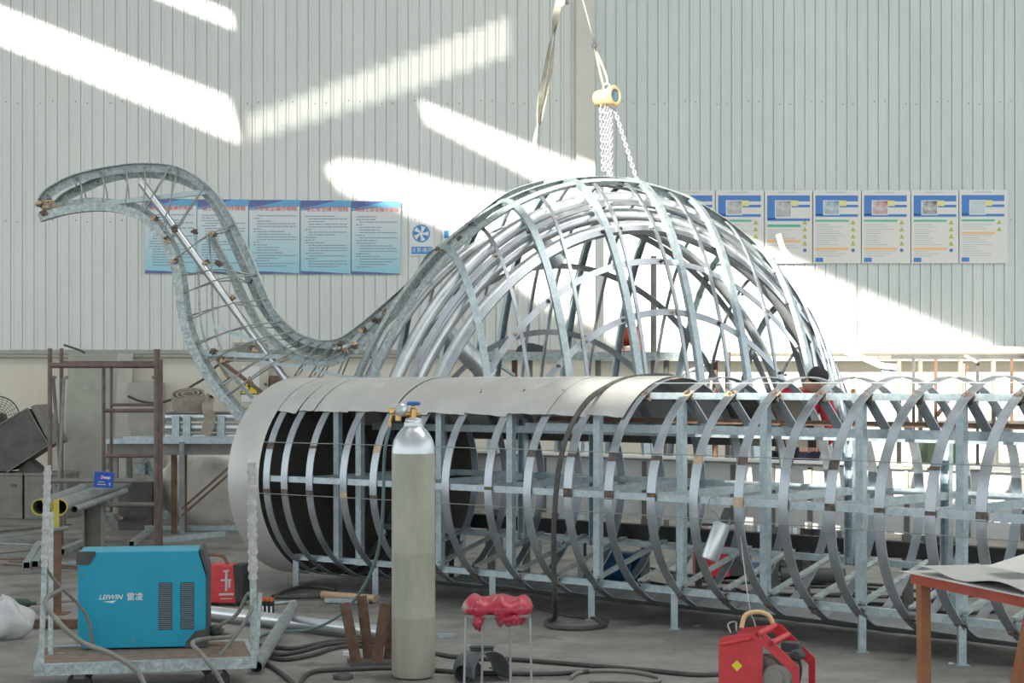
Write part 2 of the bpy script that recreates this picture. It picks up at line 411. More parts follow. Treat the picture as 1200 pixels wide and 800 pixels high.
for i, (x0, x1) in enumerate(edges):
    Y = WY - .02; y0, y1 = 233 + i * .6, 320 + i * .3
    t = thing('safety_poster', plab[i], 'poster', at((x0 + x1) / 2, y1, Y), 'blue safety rule posters')
    tag(img_rect(MB(), x0, y0, x1, y1, Y, .012).build('poster_board', PBLUE, t))
    mb = MB(); Yf = Y - .0125; W_ = x1 - x0
    def pg(poly, mi): mb.prism([(0, 0)] * 0 + [(at(a, b, Yf).x, at(a, b, Yf).z) for a, b in poly], (0, Yf, 0), (1, 0, 0), (0, 0, 1), (0, -.001, 0), mi)
    pg([(x0, y0), (x0 + W_, y0), (x0 + W_, y0 + 8), (x0 + W_ * .5, y0 + 8), (x0, y0 + 12)], 1)
    Yf -= .001
    pg([(x0, y0), (x0 + W_ * .72, y0), (x0 + W_ * .3, y0 + 6), (x0, y0 + 9)], 0)
    mb.build('top_band', [M['pnavy'], M['pblue']], t)
    mb = MB(); pg([(x0, y1), (x0, y1 - 3.5), (x0 + W_ * .4, y1 - 2.5), (x1, y1 - .4), (x1, y1)], 0); mb.build('bottom_band', M['pnavy'], t)
    tt = titles[i][0]; sz = 6.4 / S_W if len(tt) < 9 else 5.7 / S_W
    MB().text(tt, at((x0 + x1) / 2 + (1 if i else 0), y0 + 10.5, Y - .017), sz, mi=0, bold=.0, depth=.001).build('title', M['pred'], t)
    mb = MB(); rg = random.Random(i); yy = y0 + 18
    while yy < y1 - 8:
        full = rg.random() > .35; xa = x0 + (5 if not full else 9)
        xe = x1 - 4 if full else x0 + rg.uniform(12, 30)
        if rg.random() < .4: xe = x0 + rg.uniform(25, 50)
        while xa < xe:
            wq = rg.uniform(2.0, 7); img_rect(mb, xa, yy, min(xa + wq, xe), yy + 1.1, Y - .0125, .001); xa += wq + rg.uniform(.3, 1)
        yy += 3.1
    mb.build('small_lettering', M['ptext'], t)
rb = [781, 838, 895.5, 952, 1009, 1067, 1123.3, 1181]
rl = ['white notice board mostly hidden behind the dome, at the left end of its row',
      'white notice board whose lower half is hidden by the dome frame',
      'white notice board with a grey photograph, lower left corner behind the dome',
      'white safety notice board with a photograph of a blue machine',
      'white safety notice board with a photograph of a red machine',
      'white safety notice board with a photograph of a black machine',
      'white notice board at the right end of its row, with pale blue photograph']
pc = [(.3, .32, .33), (.3, .3, .3), (.28, .28, .28), (.12, .3, .5), (.5, .1, .1), (.06, .06, .06), (.45, .62, .66)]
for i in range(7):
    x0, x1 = rb[i] + .6, rb[i + 1] - .6; y0, y1 = 222.5 + (.4 if i < 6 else 0), 308.5; Y = WY + .03
    t = thing('notice_board', rl[i], 'poster', at((x0 + x1) / 2, y1, Y), 'white safety notice boards')
    img_rect(MB(), x0, y0, x1, y1, Y, .02).build('poster_board', M['pboard'], t)
    mb = MB(); Yf = Y - .0205
    ph = 31 if i == 2 else 26
    BM = [M['pboardblue'], M['pgreen'], M['porange'], M['paleyellow']]
    def b(xa, ya, xb, yb, mi, z=0, own=True):
        q = MB() if own else mb
        img_rect(q, x0 + xa, y0 + ya, x0 + xb, y0 + yb, Yf - z, .001, mi)
        if own: q.build(('header_bar', 'green_bar', 'orange_bar', 'yellow_tag')[mi] if ya < 70 else 'corner_block', BM, t)
    b(3, 6, 53, 13, 0, 0, False); b(3, 13, 13, 6 + ph - 3, 0, 0, False); b(3, 6 + ph - 4, 53, 6 + ph - 1, 0, 0, False); mb.build('header_block', BM, t); b(31, 17, 53, 20, 0)
    b(3, 34.5, 42, 36.7, 1) if i != 2 else b(3, 40, 42, 43, 1)
    oy = 67 if i < 6 else 49
    if i == 2: oy = 58
    b(3, oy, 42, oy + 3, 2)
    b(3, 79, 12, 84, 0)
    b(30, 12, 39, 18.5, 3, .001)
    mb = MB(); img_rect(mb, x0 + 13, y0 + 12.5, x0 + 30.5, y0 + 28 + (3 if i == 2 else 0), Yf - .0015, .001)
    mp_ = mat('printed_photograph_%d' % i, pc[i], (.62, .66, .66), .4, 0, 9)
    img_rect(mb, x0 + 12, y0 + 11.7, x0 + 31.3, y0 + 29 + (3 if i == 2 else 0), Yf - .0008, .0005, 1)
    mb.build('photograph', [mp_, M['white']], t)
    for k in range(5 if i < 6 else 2):
        mb = MB()
        cx, cy = x0 + 47, y0 + 37.5 + 8.2 * k
        if k == 4:
            mb.lathe([(.022, 0), (.022, .001)], at(cx, cy, Yf), (0, -1, 0), 14, 1)
        else:
            a = at(cx, cy, Yf)
            mb.prism([(-.03, -.026), (.03, -.026), (0, .03)], a, (1, 0, 0), (0, 0, 1), (0, -.001, 0), 0)
        mb.build('hazard_symbol', [M['olive'], M['pnavy']], t)
    mb = MB(); rg = random.Random(i + 40)
    img_rect(mb, x0 + 16, y0 + 2, x0 + 38, y0 + 3, Yf, .001)
    yy = y0 + (40 if i != 2 else 46)
    while yy < y0 + 79:
        if not (oy - 1.5 < yy - y0 < oy + 4): img_rect(mb, x0 + 4, yy, x0 + rg.uniform(20, 41), yy + .7, Yf, .001)
        yy += 2.6
    mb.build('small_lettering', M['pgrey'], t)

t = thing('ventilation_sign', 'small white sign with a blue fan symbol above the characters 注意通风', 'sign', at(494, 299, WY))
img_rect(MB(), 480, 261, 508, 299.5, WY - .01, .012).build('sign_board', M['white'], t)
mb = MB(); c = at(493.5, 273.5, WY - .023); rr = 10.3 / S_W
mb.prism([(math.cos(a) * rr, math.sin(a) * rr) for a in np.linspace(0, 2 * math.pi, 32, endpoint=False)], c, (1, 0, 0), (0, 0, 1), (0, -.001, 0), 0)
mb.prism([(math.cos(a) * rr * .86, math.sin(a) * rr * .86) for a in np.linspace(0, 2 * math.pi, 32, endpoint=False)], c - Vector((0, .001, 0)), (1, 0, 0), (0, 0, 1), (0, -.001, 0), 1)
for k in range(5):
    a0 = k * 2 * math.pi / 5 + .3
    mb.prism([(math.cos(a0) * rr * .15, math.sin(a0) * rr * .15)] + [(math.cos(a0 + d) * rr * .84, math.sin(a0 + d) * rr * .84) for d in (.0, .2, .4, .62)], c - Vector((0, .002, 0)), (1, 0, 0), (0, 0, 1), (0, -.001, 0), 0)
mb.build('fan_symbol', [mat('sign_blue', (.04, .26, .62)), M['white']], t)
mb = MB(); img_rect(mb, 482, 289, 506.5, 297.5, WY - .0225, .001, 0)
mb.text('注意通风', at(494.2, 293.2, WY - .025), 6.3 / S_W, mi=1, bold=.0)
mb.build('caption', [bpy.data.materials['sign_blue'], M['white']], t)
mb = MB(); img_rect(mb, 519, 262, 547, 300, WY - .01, .012, 0); img_rect(mb, 520.5, 270, 526, 279, WY - .0225, .001, 1)
tag(mb.build('warning_sign', [M['white'], bpy.data.materials['sign_blue']]), 'white sign with a blue mark half hidden behind the dome, right of the fan sign', 'sign')

# ------------------------------------------------------------------ cylindrical frame (curving towards the camera on the right)
def proj(p): return (600 + F * p.x / p.y, HZ - F * (p.z - CAMZ) / p.y)
def solve(px, al, r=RAD):
    a, b_ = 150., 1500.
    for _ in range(50):
        m_ = (a + b_) / 2
        if proj(tp(m_, al, r))[0] < px: a = m_
        else: b_ = m_
    return a
c0, _, _ = frm(760)
TF = thing('cylindrical_frame', 'long cylindrical frame of galvanised hoops and beams, partly skinned with sheet steel', 'steel frame', (c0.x, c0.y, 0))
rings = [276, 312, 333, 362, 402, 437, 479, 522, 572, 618, 665, 713, 763, 813, 865, 918, 972, 1030, 1090, 1150, 1212, 1276, 1342]
for x in rings:
    c, T, N = frm(x); tilt = random.uniform(-.012, .012)
    pts, nor = [], []
    for k in range(72):
        a = k * 2 * math.pi / 72
        n_ = -N * math.cos(a) + Vector((0, 0, math.sin(a)))
        rr = RAD * (1 + .004 * math.sin(3 * a + x))
        pts.append(c + n_ * rr + Vector((0, 0, ZC)) + T * tilt * math.sin(a)); nor.append(n_)
    MB().sweep(pts, rect(.061, .006), nor, True).build('hoop', M['galv_strip'], TF, smooth=40)
def runbar(name, al, r, x0, x1, poly, m, n=26, par=TF, up=None):
    X = np.linspace(x0, x1, n); pts = [tp(x, al, r) for x in X]
    nor = [(tp(x, al, r + .1) - tp(x, al, r)) if up is None else up for x in X]
    return MB().sweep(pts, poly, nor).build(name, m, par, smooth=30)
CH = chan(.05, .042)
Z_ = Vector((0, 0, 1)); NN = [frm(x)[2] for x in np.linspace(312, 1345, 26)]
sq = rect(.045, .040)
for al, nm in ((1.5, 'side_rail'), (-54, 'lower_rail'), (62, 'upper_rail')):
    runbar(nm, al, RAD - .03, 312, 1345, sq, M['galv'], up=Z_)
for al, nm in ((178, 'side_rail'), (216, 'lower_rail')):
    runbar(nm, al, RAD - .03, 312, 1345, sq, M['galv'], up=Z_)
def inner(name, d_, z_, x0, x1, poly, m):
    X = np.linspace(x0, x1, 26); P = []
    for x in X:
        c, T, N = frm(x); P.append(c + N * (d_ - RAD) + Z_ * z_)
    return MB().sweep(P, poly, Z_).build(name, m, TF)
inner('inner_rail', .50, 1.185, 560, 1345, rect(.05, .05), M['galv']); inner('inner_rail', .98, 1.15, 330, 1345, rect(.05, .05), M['galv'])
inner('brown_rail', .62, 1.235, 560, 1345, rect(.05, .03), M['rust'])
for al in (22, -7, 71):
    runbar('thin_rod', al, RAD + .006, 276, 1345, [(.003 * math.cos(k), .003 * math.sin(k)) for k in np.linspace(0, 5.2, 6)], M['wire'], 60)
# posts standing between the lower and upper rail, near and far side
posts = [392, 418, 512, 595, 697, 795, 893, 1005, 1123, 1250]
zt = tp(760, 62, RAD - .03).z; zb = tp(760, -54, RAD - .03).z
for i, px in enumerate(posts):
    x = solve(px, -54, RAD - .03); c, T, N = frm(x)
    p = tp(x, -54, RAD - .03) + N * .035
    MB().sweep([Vector((p.x, p.y, zb - .03)), Vector((p.x, p.y, zt + .0))], chan(.048, .042), -N).build('upright', M['galv'], TF)
    q = tp(x, 216, RAD - .03) - N * .02
    MB().sweep([Vector((q.x, q.y, q.z - .03)), Vector((q.x, q.y, tp(x, 143, RAD - .03).z + .02))], chan(.06, .045), N).build('upright', M['galv'], TF)
    # rung across the middle and top
    for (a1, a2) in ((1.5, 178),):
        MB().sweep([tp(x, a1, RAD - .05), tp(x, a2, RAD - .05)], rect(.045, .045), Z_).build('cross_bar', M['galv'], TF)
# zigzag diagonals in the lower and upper planes
zz = [x for x in rings if x >= 437]
for i in range(len(zz) - 1):
    MB().sweep([tp(zz[i], -54, RAD - .04) + Z_ * .03, tp(zz[i] - 26, 216, RAD - .04) + Z_ * .03], rect(.045, .014), Z_).build('diagonal_brace', M['galv_dull'], TF)
    if zz[i] > 713:
        c, T, N = frm(zz[i] + 6); MB().sweep([tp(zz[i], 60, RAD - .02), c + N * (.50 - RAD) + Z_ * 1.21], rect(.06, .008), N).build('diagonal_brace', M['galv_strip'], TF)
# feet on the floor
for px in (347, 440, 577, 693, 790, 1010, 1127, 1240):
    x = solve(px, -54, RAD - .03); p = tp(x, -54, RAD - .03)
    mb = MB().box2((p.x - .02, p.y - .02, 0), (p.x + .02, p.y + .02, p.z - .02)); mb.box2((p.x - .035, p.y - .03, 0), (p.x + .035, p.y + .03, .006))
    mb.build('foot', M['galv'], TF)
    q = tp(x, 216, RAD - .03)
    MB().box2((q.x - .02, q.y - .02, 0), (q.x + .02, q.y + .02, q.z)).build('foot', M['galv'], TF)
# weld burns at the joints
mb = MB(); k = 0
for x in rings:
    if x < 500: als = (-54, 20, -6)
    else: als = (-54, 1.5, 20, 60, 84)
    for al in als:
        p = tp(x, al, RAD + .004, random.uniform(-.01, .01)); k += 1
        hw = random.uniform(.5, 2.4); seg_ = [tp(x, al + e * hw, RAD, 0) for e in (-1, -.3, .3, 1)]
        mb.sweep(seg_, rect(.0612, .0068), [(p_ - (frm(x)[0] + Z_ * ZC)).normalized() for p_ in seg_], mi=0 if random.random() < .8 else 1)
    if x > 500:
        for al in (-54, 60): mb.blob(tp(x, al, RAD - .02) , (.06, .06, .06), .55, 10, 7, 0, k + 99)
    if x > 560: mb.blob(tp(x, 1.5, RAD - .03, .045), (.03, .05, .05), .15, 10, 7, 1, k + 5)
tag(mb.build('weld_spots', [M['rusty_weld'], M['burn']], TF), kind='stuff')

M['bellysheet'] = mat('weathered_belly_steel', (.26, .29, .30), (.40, .43, .44), .45, .5, 6)
M['innersheet'] = mat('shaded_sheet_steel', (.075, .068, .06), (.12, .11, .10), .6, .3, 2.5, stretch=(1, 1, 3))  # darker copy of the skin steel, its colour carries the shade inside the frame
# sheet-steel skin: one strip per bay
def skin(x0, x1, a0, a1, off, name='skin_sheet', na=18, nx=6, wob=0.0, a0b=None, m=None):
    mb = MB(); vs = []; X = np.linspace(x0, x1, nx)
    for s_ in (0, 1):
        for i, x in enumerate(X):
            lo = a0 + ((a0b if a0b is not None else a0) - a0) * i / (nx - 1)
            for k in range(na + 1):
                al = lo + (a1 - lo) * k / na
                rr = RAD + .004 + off + s_ * .0025 + wob * math.sin(i * 1.9 + x * .05) * max(0, 1 - k / 5)
                vs.append(tp(x, al, rr))
    w_ = na + 1; h = nx * w_; fs = []
    for i in range(nx - 1):
        for k in range(na):
            a = i * w_ + k
            fs.append((a, a + 1, a + w_ + 1, a + w_)); fs.append((h + a, h + a + w_, h + a + w_ + 1, h + a + 1))
    for i in range(nx - 1):
        for k in (0, na):
            a = i * w_ + k; fs.append((a, a + w_, h + a + w_, h + a))
    for k in range(na):
        for i in (0, nx - 1):
            a = i * w_ + k; fs.append((a, a + 1, h + a + 1, h + a))
    mb.add(vs, fs); return mb.build(name, m or M['sheet'], TF, smooth=40)
skin(268, 304, -78, 150, .004, na=44)
edge = [304, 326, 345, 385, 437, 479, 522, 572, 618, 665, 709]
for i in range(len(edge) - 1):
    a0 = 42.5; a1 = 41.5 + random.uniform(-1.2, .8)
    skin(edge[i] + (.9 if i not in (1, 4) else 3), edge[i + 1] + 1.5, a0, 152, .003 + .004 * (i % 2), wob=.004, a0b=a1)
bxs = [272, 340, 402]
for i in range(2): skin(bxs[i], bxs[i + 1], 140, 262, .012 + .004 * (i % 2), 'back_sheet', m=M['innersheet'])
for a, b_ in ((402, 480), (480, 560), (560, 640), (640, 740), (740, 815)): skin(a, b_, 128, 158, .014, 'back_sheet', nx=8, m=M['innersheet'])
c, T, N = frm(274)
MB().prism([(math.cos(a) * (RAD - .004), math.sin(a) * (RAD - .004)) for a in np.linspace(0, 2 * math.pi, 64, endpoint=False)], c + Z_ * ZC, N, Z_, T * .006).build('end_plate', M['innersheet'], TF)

bays = [437, 479, 522, 572, 618, 665, 713, 763, 813, 865, 918, 972, 1030, 1090, 1150, 1212, 1276, 1342]
for i in range(len(bays) - 1):
    skin(bays[i] + 1, bays[i + 1] - 1, -63 - 2 * (i % 2), -116, -.006, 'belly_strip', na=10, nx=4, m=M['bellysheet'], a0b=-66)

# ------------------------------------------------------------------ dome and neck: the big curved sculpture frame
DC = Vector(((712 - 600) / 133., 15.04, 0)); PSI = R(27); DA = Vector((math.cos(PSI), math.sin(PSI), 0)); DB = Vector((math.sin(PSI), -math.cos(PSI), 0))
DL, DW, DH = 2.66, 1.32, 3.26
def dp(a, b_, k=1.0):
    """point on the shell above (a, b)"""
    q = 1 - (a / DL) ** 2 - (b_ / DW) ** 2
    return DC + DA * a + DB * b_ + Z_ * (DH * math.sqrt(max(q, 0)))
def dn(p):
    d = p - DC; a, b_ = d.dot(DA), d.dot(DB)
    return (DA * (a / DL ** 2) + DB * (b_ / DW ** 2) + Z_ * (d.z / DH ** 2)).normalized()
DM = thing('curved_sculpture_frame', 'large half-built dome of galvanised arches with a swan-like curving neck frame welded to it', 'steel frame', tuple(DC))
def arch(bk, poly, m, name='arch', inset=0.0, t0=4, t1=176, tube_r=None, jit=0):
    b_ = bk * DW; k = math.sqrt(1 - bk * bk); pts = []; nor = []
    for t_ in np.linspace(t0, t1, 60):
        a = R(t_); p = DC + DA * (-(DL * k - inset) * math.cos(a)) + DB * (b_ + jit * math.sin(a * 2.3)) + Z_ * max((DH * k - inset) * math.sin(a), .02)
        pts.append(p); nor.append(dn(p))
    mb = MB()
    if tube_r: mb.tube(pts, tube_r, 14)
    else: mb.sweep(pts, poly, nor)
    return mb.build(name, m, DM, smooth=50)
FB = rect(.055, .008)
arch(0.02, ell(.075, .06), M['galv_dull'], 'crown_rail'); arch(.17, ell(.075, .06), M['galv_dull'], 'crown_rail')
arch(-.12, FB, M['galv_strip'])
for b_, ins in ((.25, .09), (.33, .16), (.46, .10)): arch(b_, None, M['pipe'], 'pipe_arch', ins, tube_r=.058)
arch(-.30, None, M['pipe'], 'pipe_arch', .12, tube_r=.045)
for b_ in (.385, .52, .645, .775): arch(b_, FB, M['galv_strip'])
for b_ in (-.42, -.62, -.80): arch(b_, FB, M['galv_strip'])
arch(.90, FB, M['galv_strip'])
def rib(a_, poly, m, name='rib', lean=0.0, g0=3, g1=177, inset=0):
    k = math.sqrt(1 - (a_ / DL) ** 2); pts = []; nor = []
    for t_ in np.linspace(g0, g1, 40):
        g = R(t_); p = DC + DA * (a_ + lean * math.cos(g)) + DB * ((DW * k - inset) * math.cos(g)) + Z_ * max((DH * k - inset) * math.sin(g), .02)
        pts.append(p); nor.append(dn(p))
    return MB().sweep(pts, poly, nor).build(name, m, DM, smooth=50)
wide = [-1.62, -1.05, -.45, .20, .72, 1.42, 1.95]
thin = [-1.35, -.80, -.28, .02, .48, 1.10, 1.70, 2.2]
for i, a_ in enumerate(wide): rib(a_, chan(.060, .045), M['galv'], 'channel_rib', random.uniform(-.04, .10), inset=-.02)
for i, a_ in enumerate(thin): rib(a_, rect(.028, .018), M['galv_strip'], 'rib', random.uniform(-.05, .12), inset=-.01)
# rails bunching together at the right end
for k in range(6):
    b1 = .1 + k * .13
    pts = [dp(1.25 + .1 * k, b1 * DW), dp(1.75, (b1 - .12) * DW), dp(2.15, (b1 - .25) * DW), dp(2.45, (b1 - .36) * DW * .8)]
    pts.append(Vector((pts[-1].x + .08, pts[-1].y, .02)))
    pts = crom(pts, 8); MB().sweep(pts, rect(.07, .012), [dn(p) for p in pts]).build('end_strip', M['galv_strip'], DM, smooth=50)
# stub pipes across the left end
a = DC + DA * -1.75 + DB * .25 + Z_ * 1.95; MB().tube([a, a + DA * .42 - Z_ * .42 + DB * .1], .085, 16).build('stub_pipe', M['pipe'], DM, smooth=40)
a = DC + DA * -.95 + DB * .2 + Z_ * 2.85; MB().tube([a, a + DA * .35 - Z_ * .35], .08, 16).build('stub_pipe', M['pipe'], DM, smooth=40)
# bent strip hanging off the right end
e = at(990, 412, 15.9)
mb = MB(); pts = crom([e, at(1010, 419, 15.9), at(1032, 428, 15.8), at(1051, 430, 15.8)], 5)
mb.sweep(pts, rect(.06, .008), Vector((.3, -1, .2)))
mb.sweep(crom([at(1033, 429, 15.82), at(1039, 438, 15.8), at(1037, 452, 15.8)], 5), rect(.05, .008), Vector((0, -1, 0)))
mb.sweep(crom([at(1046, 431, 15.82), at(1047, 440, 15.8), at(1050, 452, 15.8)], 5), rect(.07, .008), Vector((0, -1, 0)))
mb.build('bent_strip', M['galv_dull'], DM)
p_ = [at(912, 274, 15.3), at(917, 290, 15.3), at(927, 303, 15.3)]
MB().sweep(crom(p_, 4), rect(.05, .012), Vector((0, -1, 0))).build('bent_strip', M['galv_dull'], DM)
# weld marks on crossings
mb = MB(); q = 0
for a_ in wide + thin:
    for bk in (.02, .17, .385, .52, .645, .775, -.3, -.62):
        v = 1 - (a_ / DL) ** 2 - bk * bk
        if v > .06 and random.random() < .6:
            p = dp(a_, bk * DW); q += 1; mb.blob(p + dn(p) * .012, (.034, .034, .02), .6, 9, 6, 0 if random.random() < .7 else 1, q)
tag(mb.build('weld_spots', [M['rusty_weld'], M['burn']], DM), kind='stuff')
# ---- neck
def rail(pxs, dy, poly, m, name='neck_rail', n=8, Y0=14.3, N=None, flip=1):
    P = crom([at(x, y, Y0 + dy + (0 if len(z_) == 0 else z_[0])) for x, y, *z_ in pxs], n)
    nor = []
    for i, p in enumerate(P):
        t_ = (P[min(i + 1, len(P) - 1)] - P[max(i - 1, 0)]).normalized(); nor.append(Vector((-t_.z, 0, t_.x)) * flip)
    MB().sweep(P, poly, nor).build(name, m, DM, smooth=35); return P
AN = ell(.074, .070, .006)
outer = [(46, 243), (55, 228), (75, 215), (100, 206), (135, 199), (165, 196), (198, 198), (222, 207), (245, 224), (262, 246), (278, 275), (292, 305), (303, 333), (316, 361), (332, 381), (350, 395), (375, 403), (400, 400), (425, 383), (450, 362), (476, 339), (500, 316), (530, 284), (566, 252, .2), (600, 228, .35), (640, 215, .5)]
inner = [(60, 250), (75, 232), (98, 220), (125, 209), (160, 203), (195, 206), (220, 214), (240, 226), (258, 252), (272, 283), (288, 318), (303, 352), (320, 377), (345, 402), (375, 412), (405, 412), (432, 395), (458, 371), (482, 348)]
bel = [(47, 255), (60, 251), (80, 246), (105, 243), (130, 243), (155, 249), (175, 260), (192, 280), (204, 305), (210, 335), (213, 362), (220, 392), (232, 420), (250, 450), (270, 475), (292, 500), (318, 522)]
bel2 = [(60, 246), (80, 241), (105, 237), (130, 238), (158, 243), (180, 256), (197, 277), (209, 300), (216, 330), (220, 362), (228, 394), (240, 421), (258, 450), (278, 475), (300, 498), (322, 518)]
Pa = rail(outer, .0, AN, M['galv_dull']); Pb = rail(inner, .32, AN, M['galv_dull'])
Pc = rail(bel, .0, AN, M['galv_dull'], flip=-1); Pd = rail(bel2, .32, AN, M['galv_dull'], flip=-1)
low = [(246, 275, .2), (258, 298, .2), (274, 326, .2), (292, 362, .1), (312, 392), (345, 417), (383, 425), (405, 415), (430, 394), (455, 368)]
rail(low, .0, AN, M['galv_dull'])
rail([(303, 424), (330, 427), (355, 430), (385, 437), (410, 442), (440, 441)], .1, rect(.05, .03), M['galv'])
for l_ in ([(228, 270), (232, 310), (234, 360), (238, 390), (246, 412)], [(244, 276), (248, 320), (249, 360), (253, 390), (261, 412)]):
    rail(l_, .15, rect(.06, .01), M['galv_dull'], 'inner_strip')
rail([(262, 300, .2), (268, 318, .2), (278, 345, .2), (292, 362, .2)], .2, rect(.05, .01), M['galv_dull'], 'inner_strip')
MB().bar(at(127, 238, 14.5), at(242, 225, 14.5), .045, .04, Z_).build('cross_rail', M['galv'], DM)
MB().bar(at(248, 381, 14.4), at(300, 400, 14.4), .04, .03, Z_).build('cross_rail', M['galv'], DM)
MB().bar(at(230, 413, 14.4), at(330, 418, 14.4), .05, .04, Z_).build('cross_rail', M['galv'], DM)
MB().bar(at(255, 420, 14.3), at(310, 462, 14.3), .05, .03, Z_).build('cross_rail', M['rust'], DM)
MB().bar(at(247, 412, 14.45), at(296, 466, 14.45), .05, .03, Z_).build('cross_rail', M['galv_dull'], DM)
MB().bar(at(250, 412, 14.5), at(268, 443, 14.5), .05, .03, Z_).build('cross_rail', M['burn'], DM)
MB().tube([at(166, 214, 14.42), at(338, 449, 14.42)], .034, 14).build('spine_pipe', M['pipe'], DM, smooth=40)
MB().bar(at(437, 394, 14.2), at(443, 446, 14.2), .05, .04, Vector((0, -1, 0))).build('neck_post', M['galv'], DM)
MB().bar(at(412, 410, 14.3), at(478, 345, 14.3), .12, .012, Vector((0, -1, 0))).build('gusset_plate', M['galv_dull'], DM)
# hoops tying the rails together
def near_y(P, px, py):
    return min(P, key=lambda p: (proj(p)[0] - px) ** 2 + (proj(p)[1] - py) ** 2)
ties = [((55, 228), (60, 251)), ((90, 210), (97, 244)), ((118, 202), (120, 243)), ((145, 199), (146, 245)), ((168, 197), (168, 252)), ((198, 199), (166, 250)), ((205, 208), (190, 275)), ((238, 220), (197, 285)), ((272, 262), (204, 305)), ((298, 322), (207, 325)), ((298, 322), (211, 345)), ((311, 353), (212, 376)), ((328, 375), (226, 405)), ((340, 389), (238, 424)), ((352, 396), (262, 450)), ((366, 401), (275, 455)), ((376, 403), (345, 440)), ((390, 403), (362, 442)), ((402, 398), (372, 442)), ((412, 392), (395, 441))]
for (x1, y1), (x2, y2) in ties:
    p, q = near_y(Pa, x1, y1), near_y(Pc, x2, y2) if x2 < 340 else at(x2, y2, 14.4)
    p2, q2 = near_y(Pb, x1 - 4, y1 + 8), near_y(Pd, x2 + 5, y2 - 4) if x2 < 340 else at(x2 + 6, y2 - 2, 14.7)
    for a, b_ in ((p, q), (p2, q2)):
        mid = (a + b_) / 2 + Vector((.03, -.04, .05)); MB().tube(crom([a, mid, b_], 5), .0065, 6).build('tie_rod', M['wire'], DM)
    MB().tube([p, p2], .007, 6).build('tie_rod', M['wire'], DM)
    MB().tube([q, q2], .007, 6).build('tie_rod', M['wire'], DM)
mb = MB(); q = 0
for x, y in ((50, 250), (47, 240), (58, 236), (204, 268), (182, 254), (197, 280), (228, 272), (250, 275), (241, 308), (256, 308), (271, 347), (205, 305), (250, 412), (262, 420), (296, 408), (400, 402), (405, 412), (425, 386), (440, 376), (452, 366), (470, 348), (476, 338), (416, 404), (515, 292), (540, 280)):
    for k in range(2): q += 1; mb.blob(at(x + random.uniform(-2, 2), y + random.uniform(-2, 2), 14.25), (.05, .03, .035), .6, 11, 7, 0 if (q % 3) else 1, q)
mb.blob(at(58, 243, 14.4), (.12, .3, .14), .3, 10, 7, 1, 3)
tag(mb.build('weld_spots', [M['rusty_weld'], M['burn']], DM), kind='stuff')
# ------------------------------------------------------------------ white trough behind the cylindrical frame
def pl(pts_px):   # list of (px, s) -> ground polyline
    return [Vector(((x - 600) / s, F / s, 0)) for x, s in pts_px]
TRP = crom(pl([(516, 151), (700, 163), (860, 174), (1000, 183), (1200, 196), (1330, 205)]), 6)
TR = thing('steel_trough', 'long white painted trough with rusty seams standing behind the cylindrical frame', 'trough', tuple(TRP[6]))
def off(P, d):
    out = []
    for i, p in enumerate(P):
        t = (P[min(i + 1, len(P) - 1)] - P[max(i - 1, 0)]).normalized(); out.append(p + Vector((-t.y, t.x, 0)) * d)
    return out
mb = MB(); n_ = len(TRP)
fr, bk = TRP, off(TRP, .42)
def ribbon(P, z0, z1, th=.008):
    return [p + Z_ * (z0 + z1) / 2 for p in P]
mb.sweep(ribbon(fr, .52, .93), rect(.41, .01), off_n := [ (b - a).normalized() for a, b in zip(fr, bk)])
mb.build('front_wall', M['trough'], TR, smooth=30)
MB().sweep(ribbon(bk, .52, .93), rect(.41, .01), off_n).build('back_wall', M['trough'], TR, smooth=30)
MB().sweep([p + Z_ * .525 for p in off(TRP, .21)], rect(.42, .01), Z_).build('trough_floor', M['trough'], TR, smooth=30)
MB().sweep([p + Z_ * .935 for p in off(TRP, -.01)], rect(.05, .012), Z_).build('rim', M['greysteel'], TR, smooth=30)
MB().sweep([p + Z_ * .935 for p in off(TRP, .43)], rect(.05, .012), Z_).build('rim', M['trough'], TR, smooth=30)
acc = 0
for i in range(0, len(TRP) - 1, 1):
    if i % 2 == 0:
        p = fr[i]; nn = off_n[i]
        MB().box(p + Z_ * .72 - nn * .012, (.03, .018, .40), Matrix.Rotation(math.atan2(nn.y, nn.x) - R(90), 3, 'Z')).build('stiffener', M['seam'], TR)
for i in range(2, len(TRP), 6):
    for P in (fr, bk):
        p = P[i]; MB().box2((p.x - .03, p.y - .03, 0), (p.x + .03, p.y + .03, .52)).build('leg', M['greysteel'], TR)
# black conveyor-like rail beam in front of the trough legs
BP = off(TRP, -.16)
BR = thing('black_rail', 'low black toothed rail running along in front of the white trough', 'rail', tuple(BP[4]))
MB().sweep([p + Z_ * .44 for p in BP], rect(.085, .10), Z_).build('rail_beam', M['black'], BR)
for i in range(1, len(BP), 5):
    p = BP[i]; MB().box2((p.x - .02, p.y - .02, 0), (p.x + .02, p.y + .02, .40)).build('leg', M['darksteel'], BR)

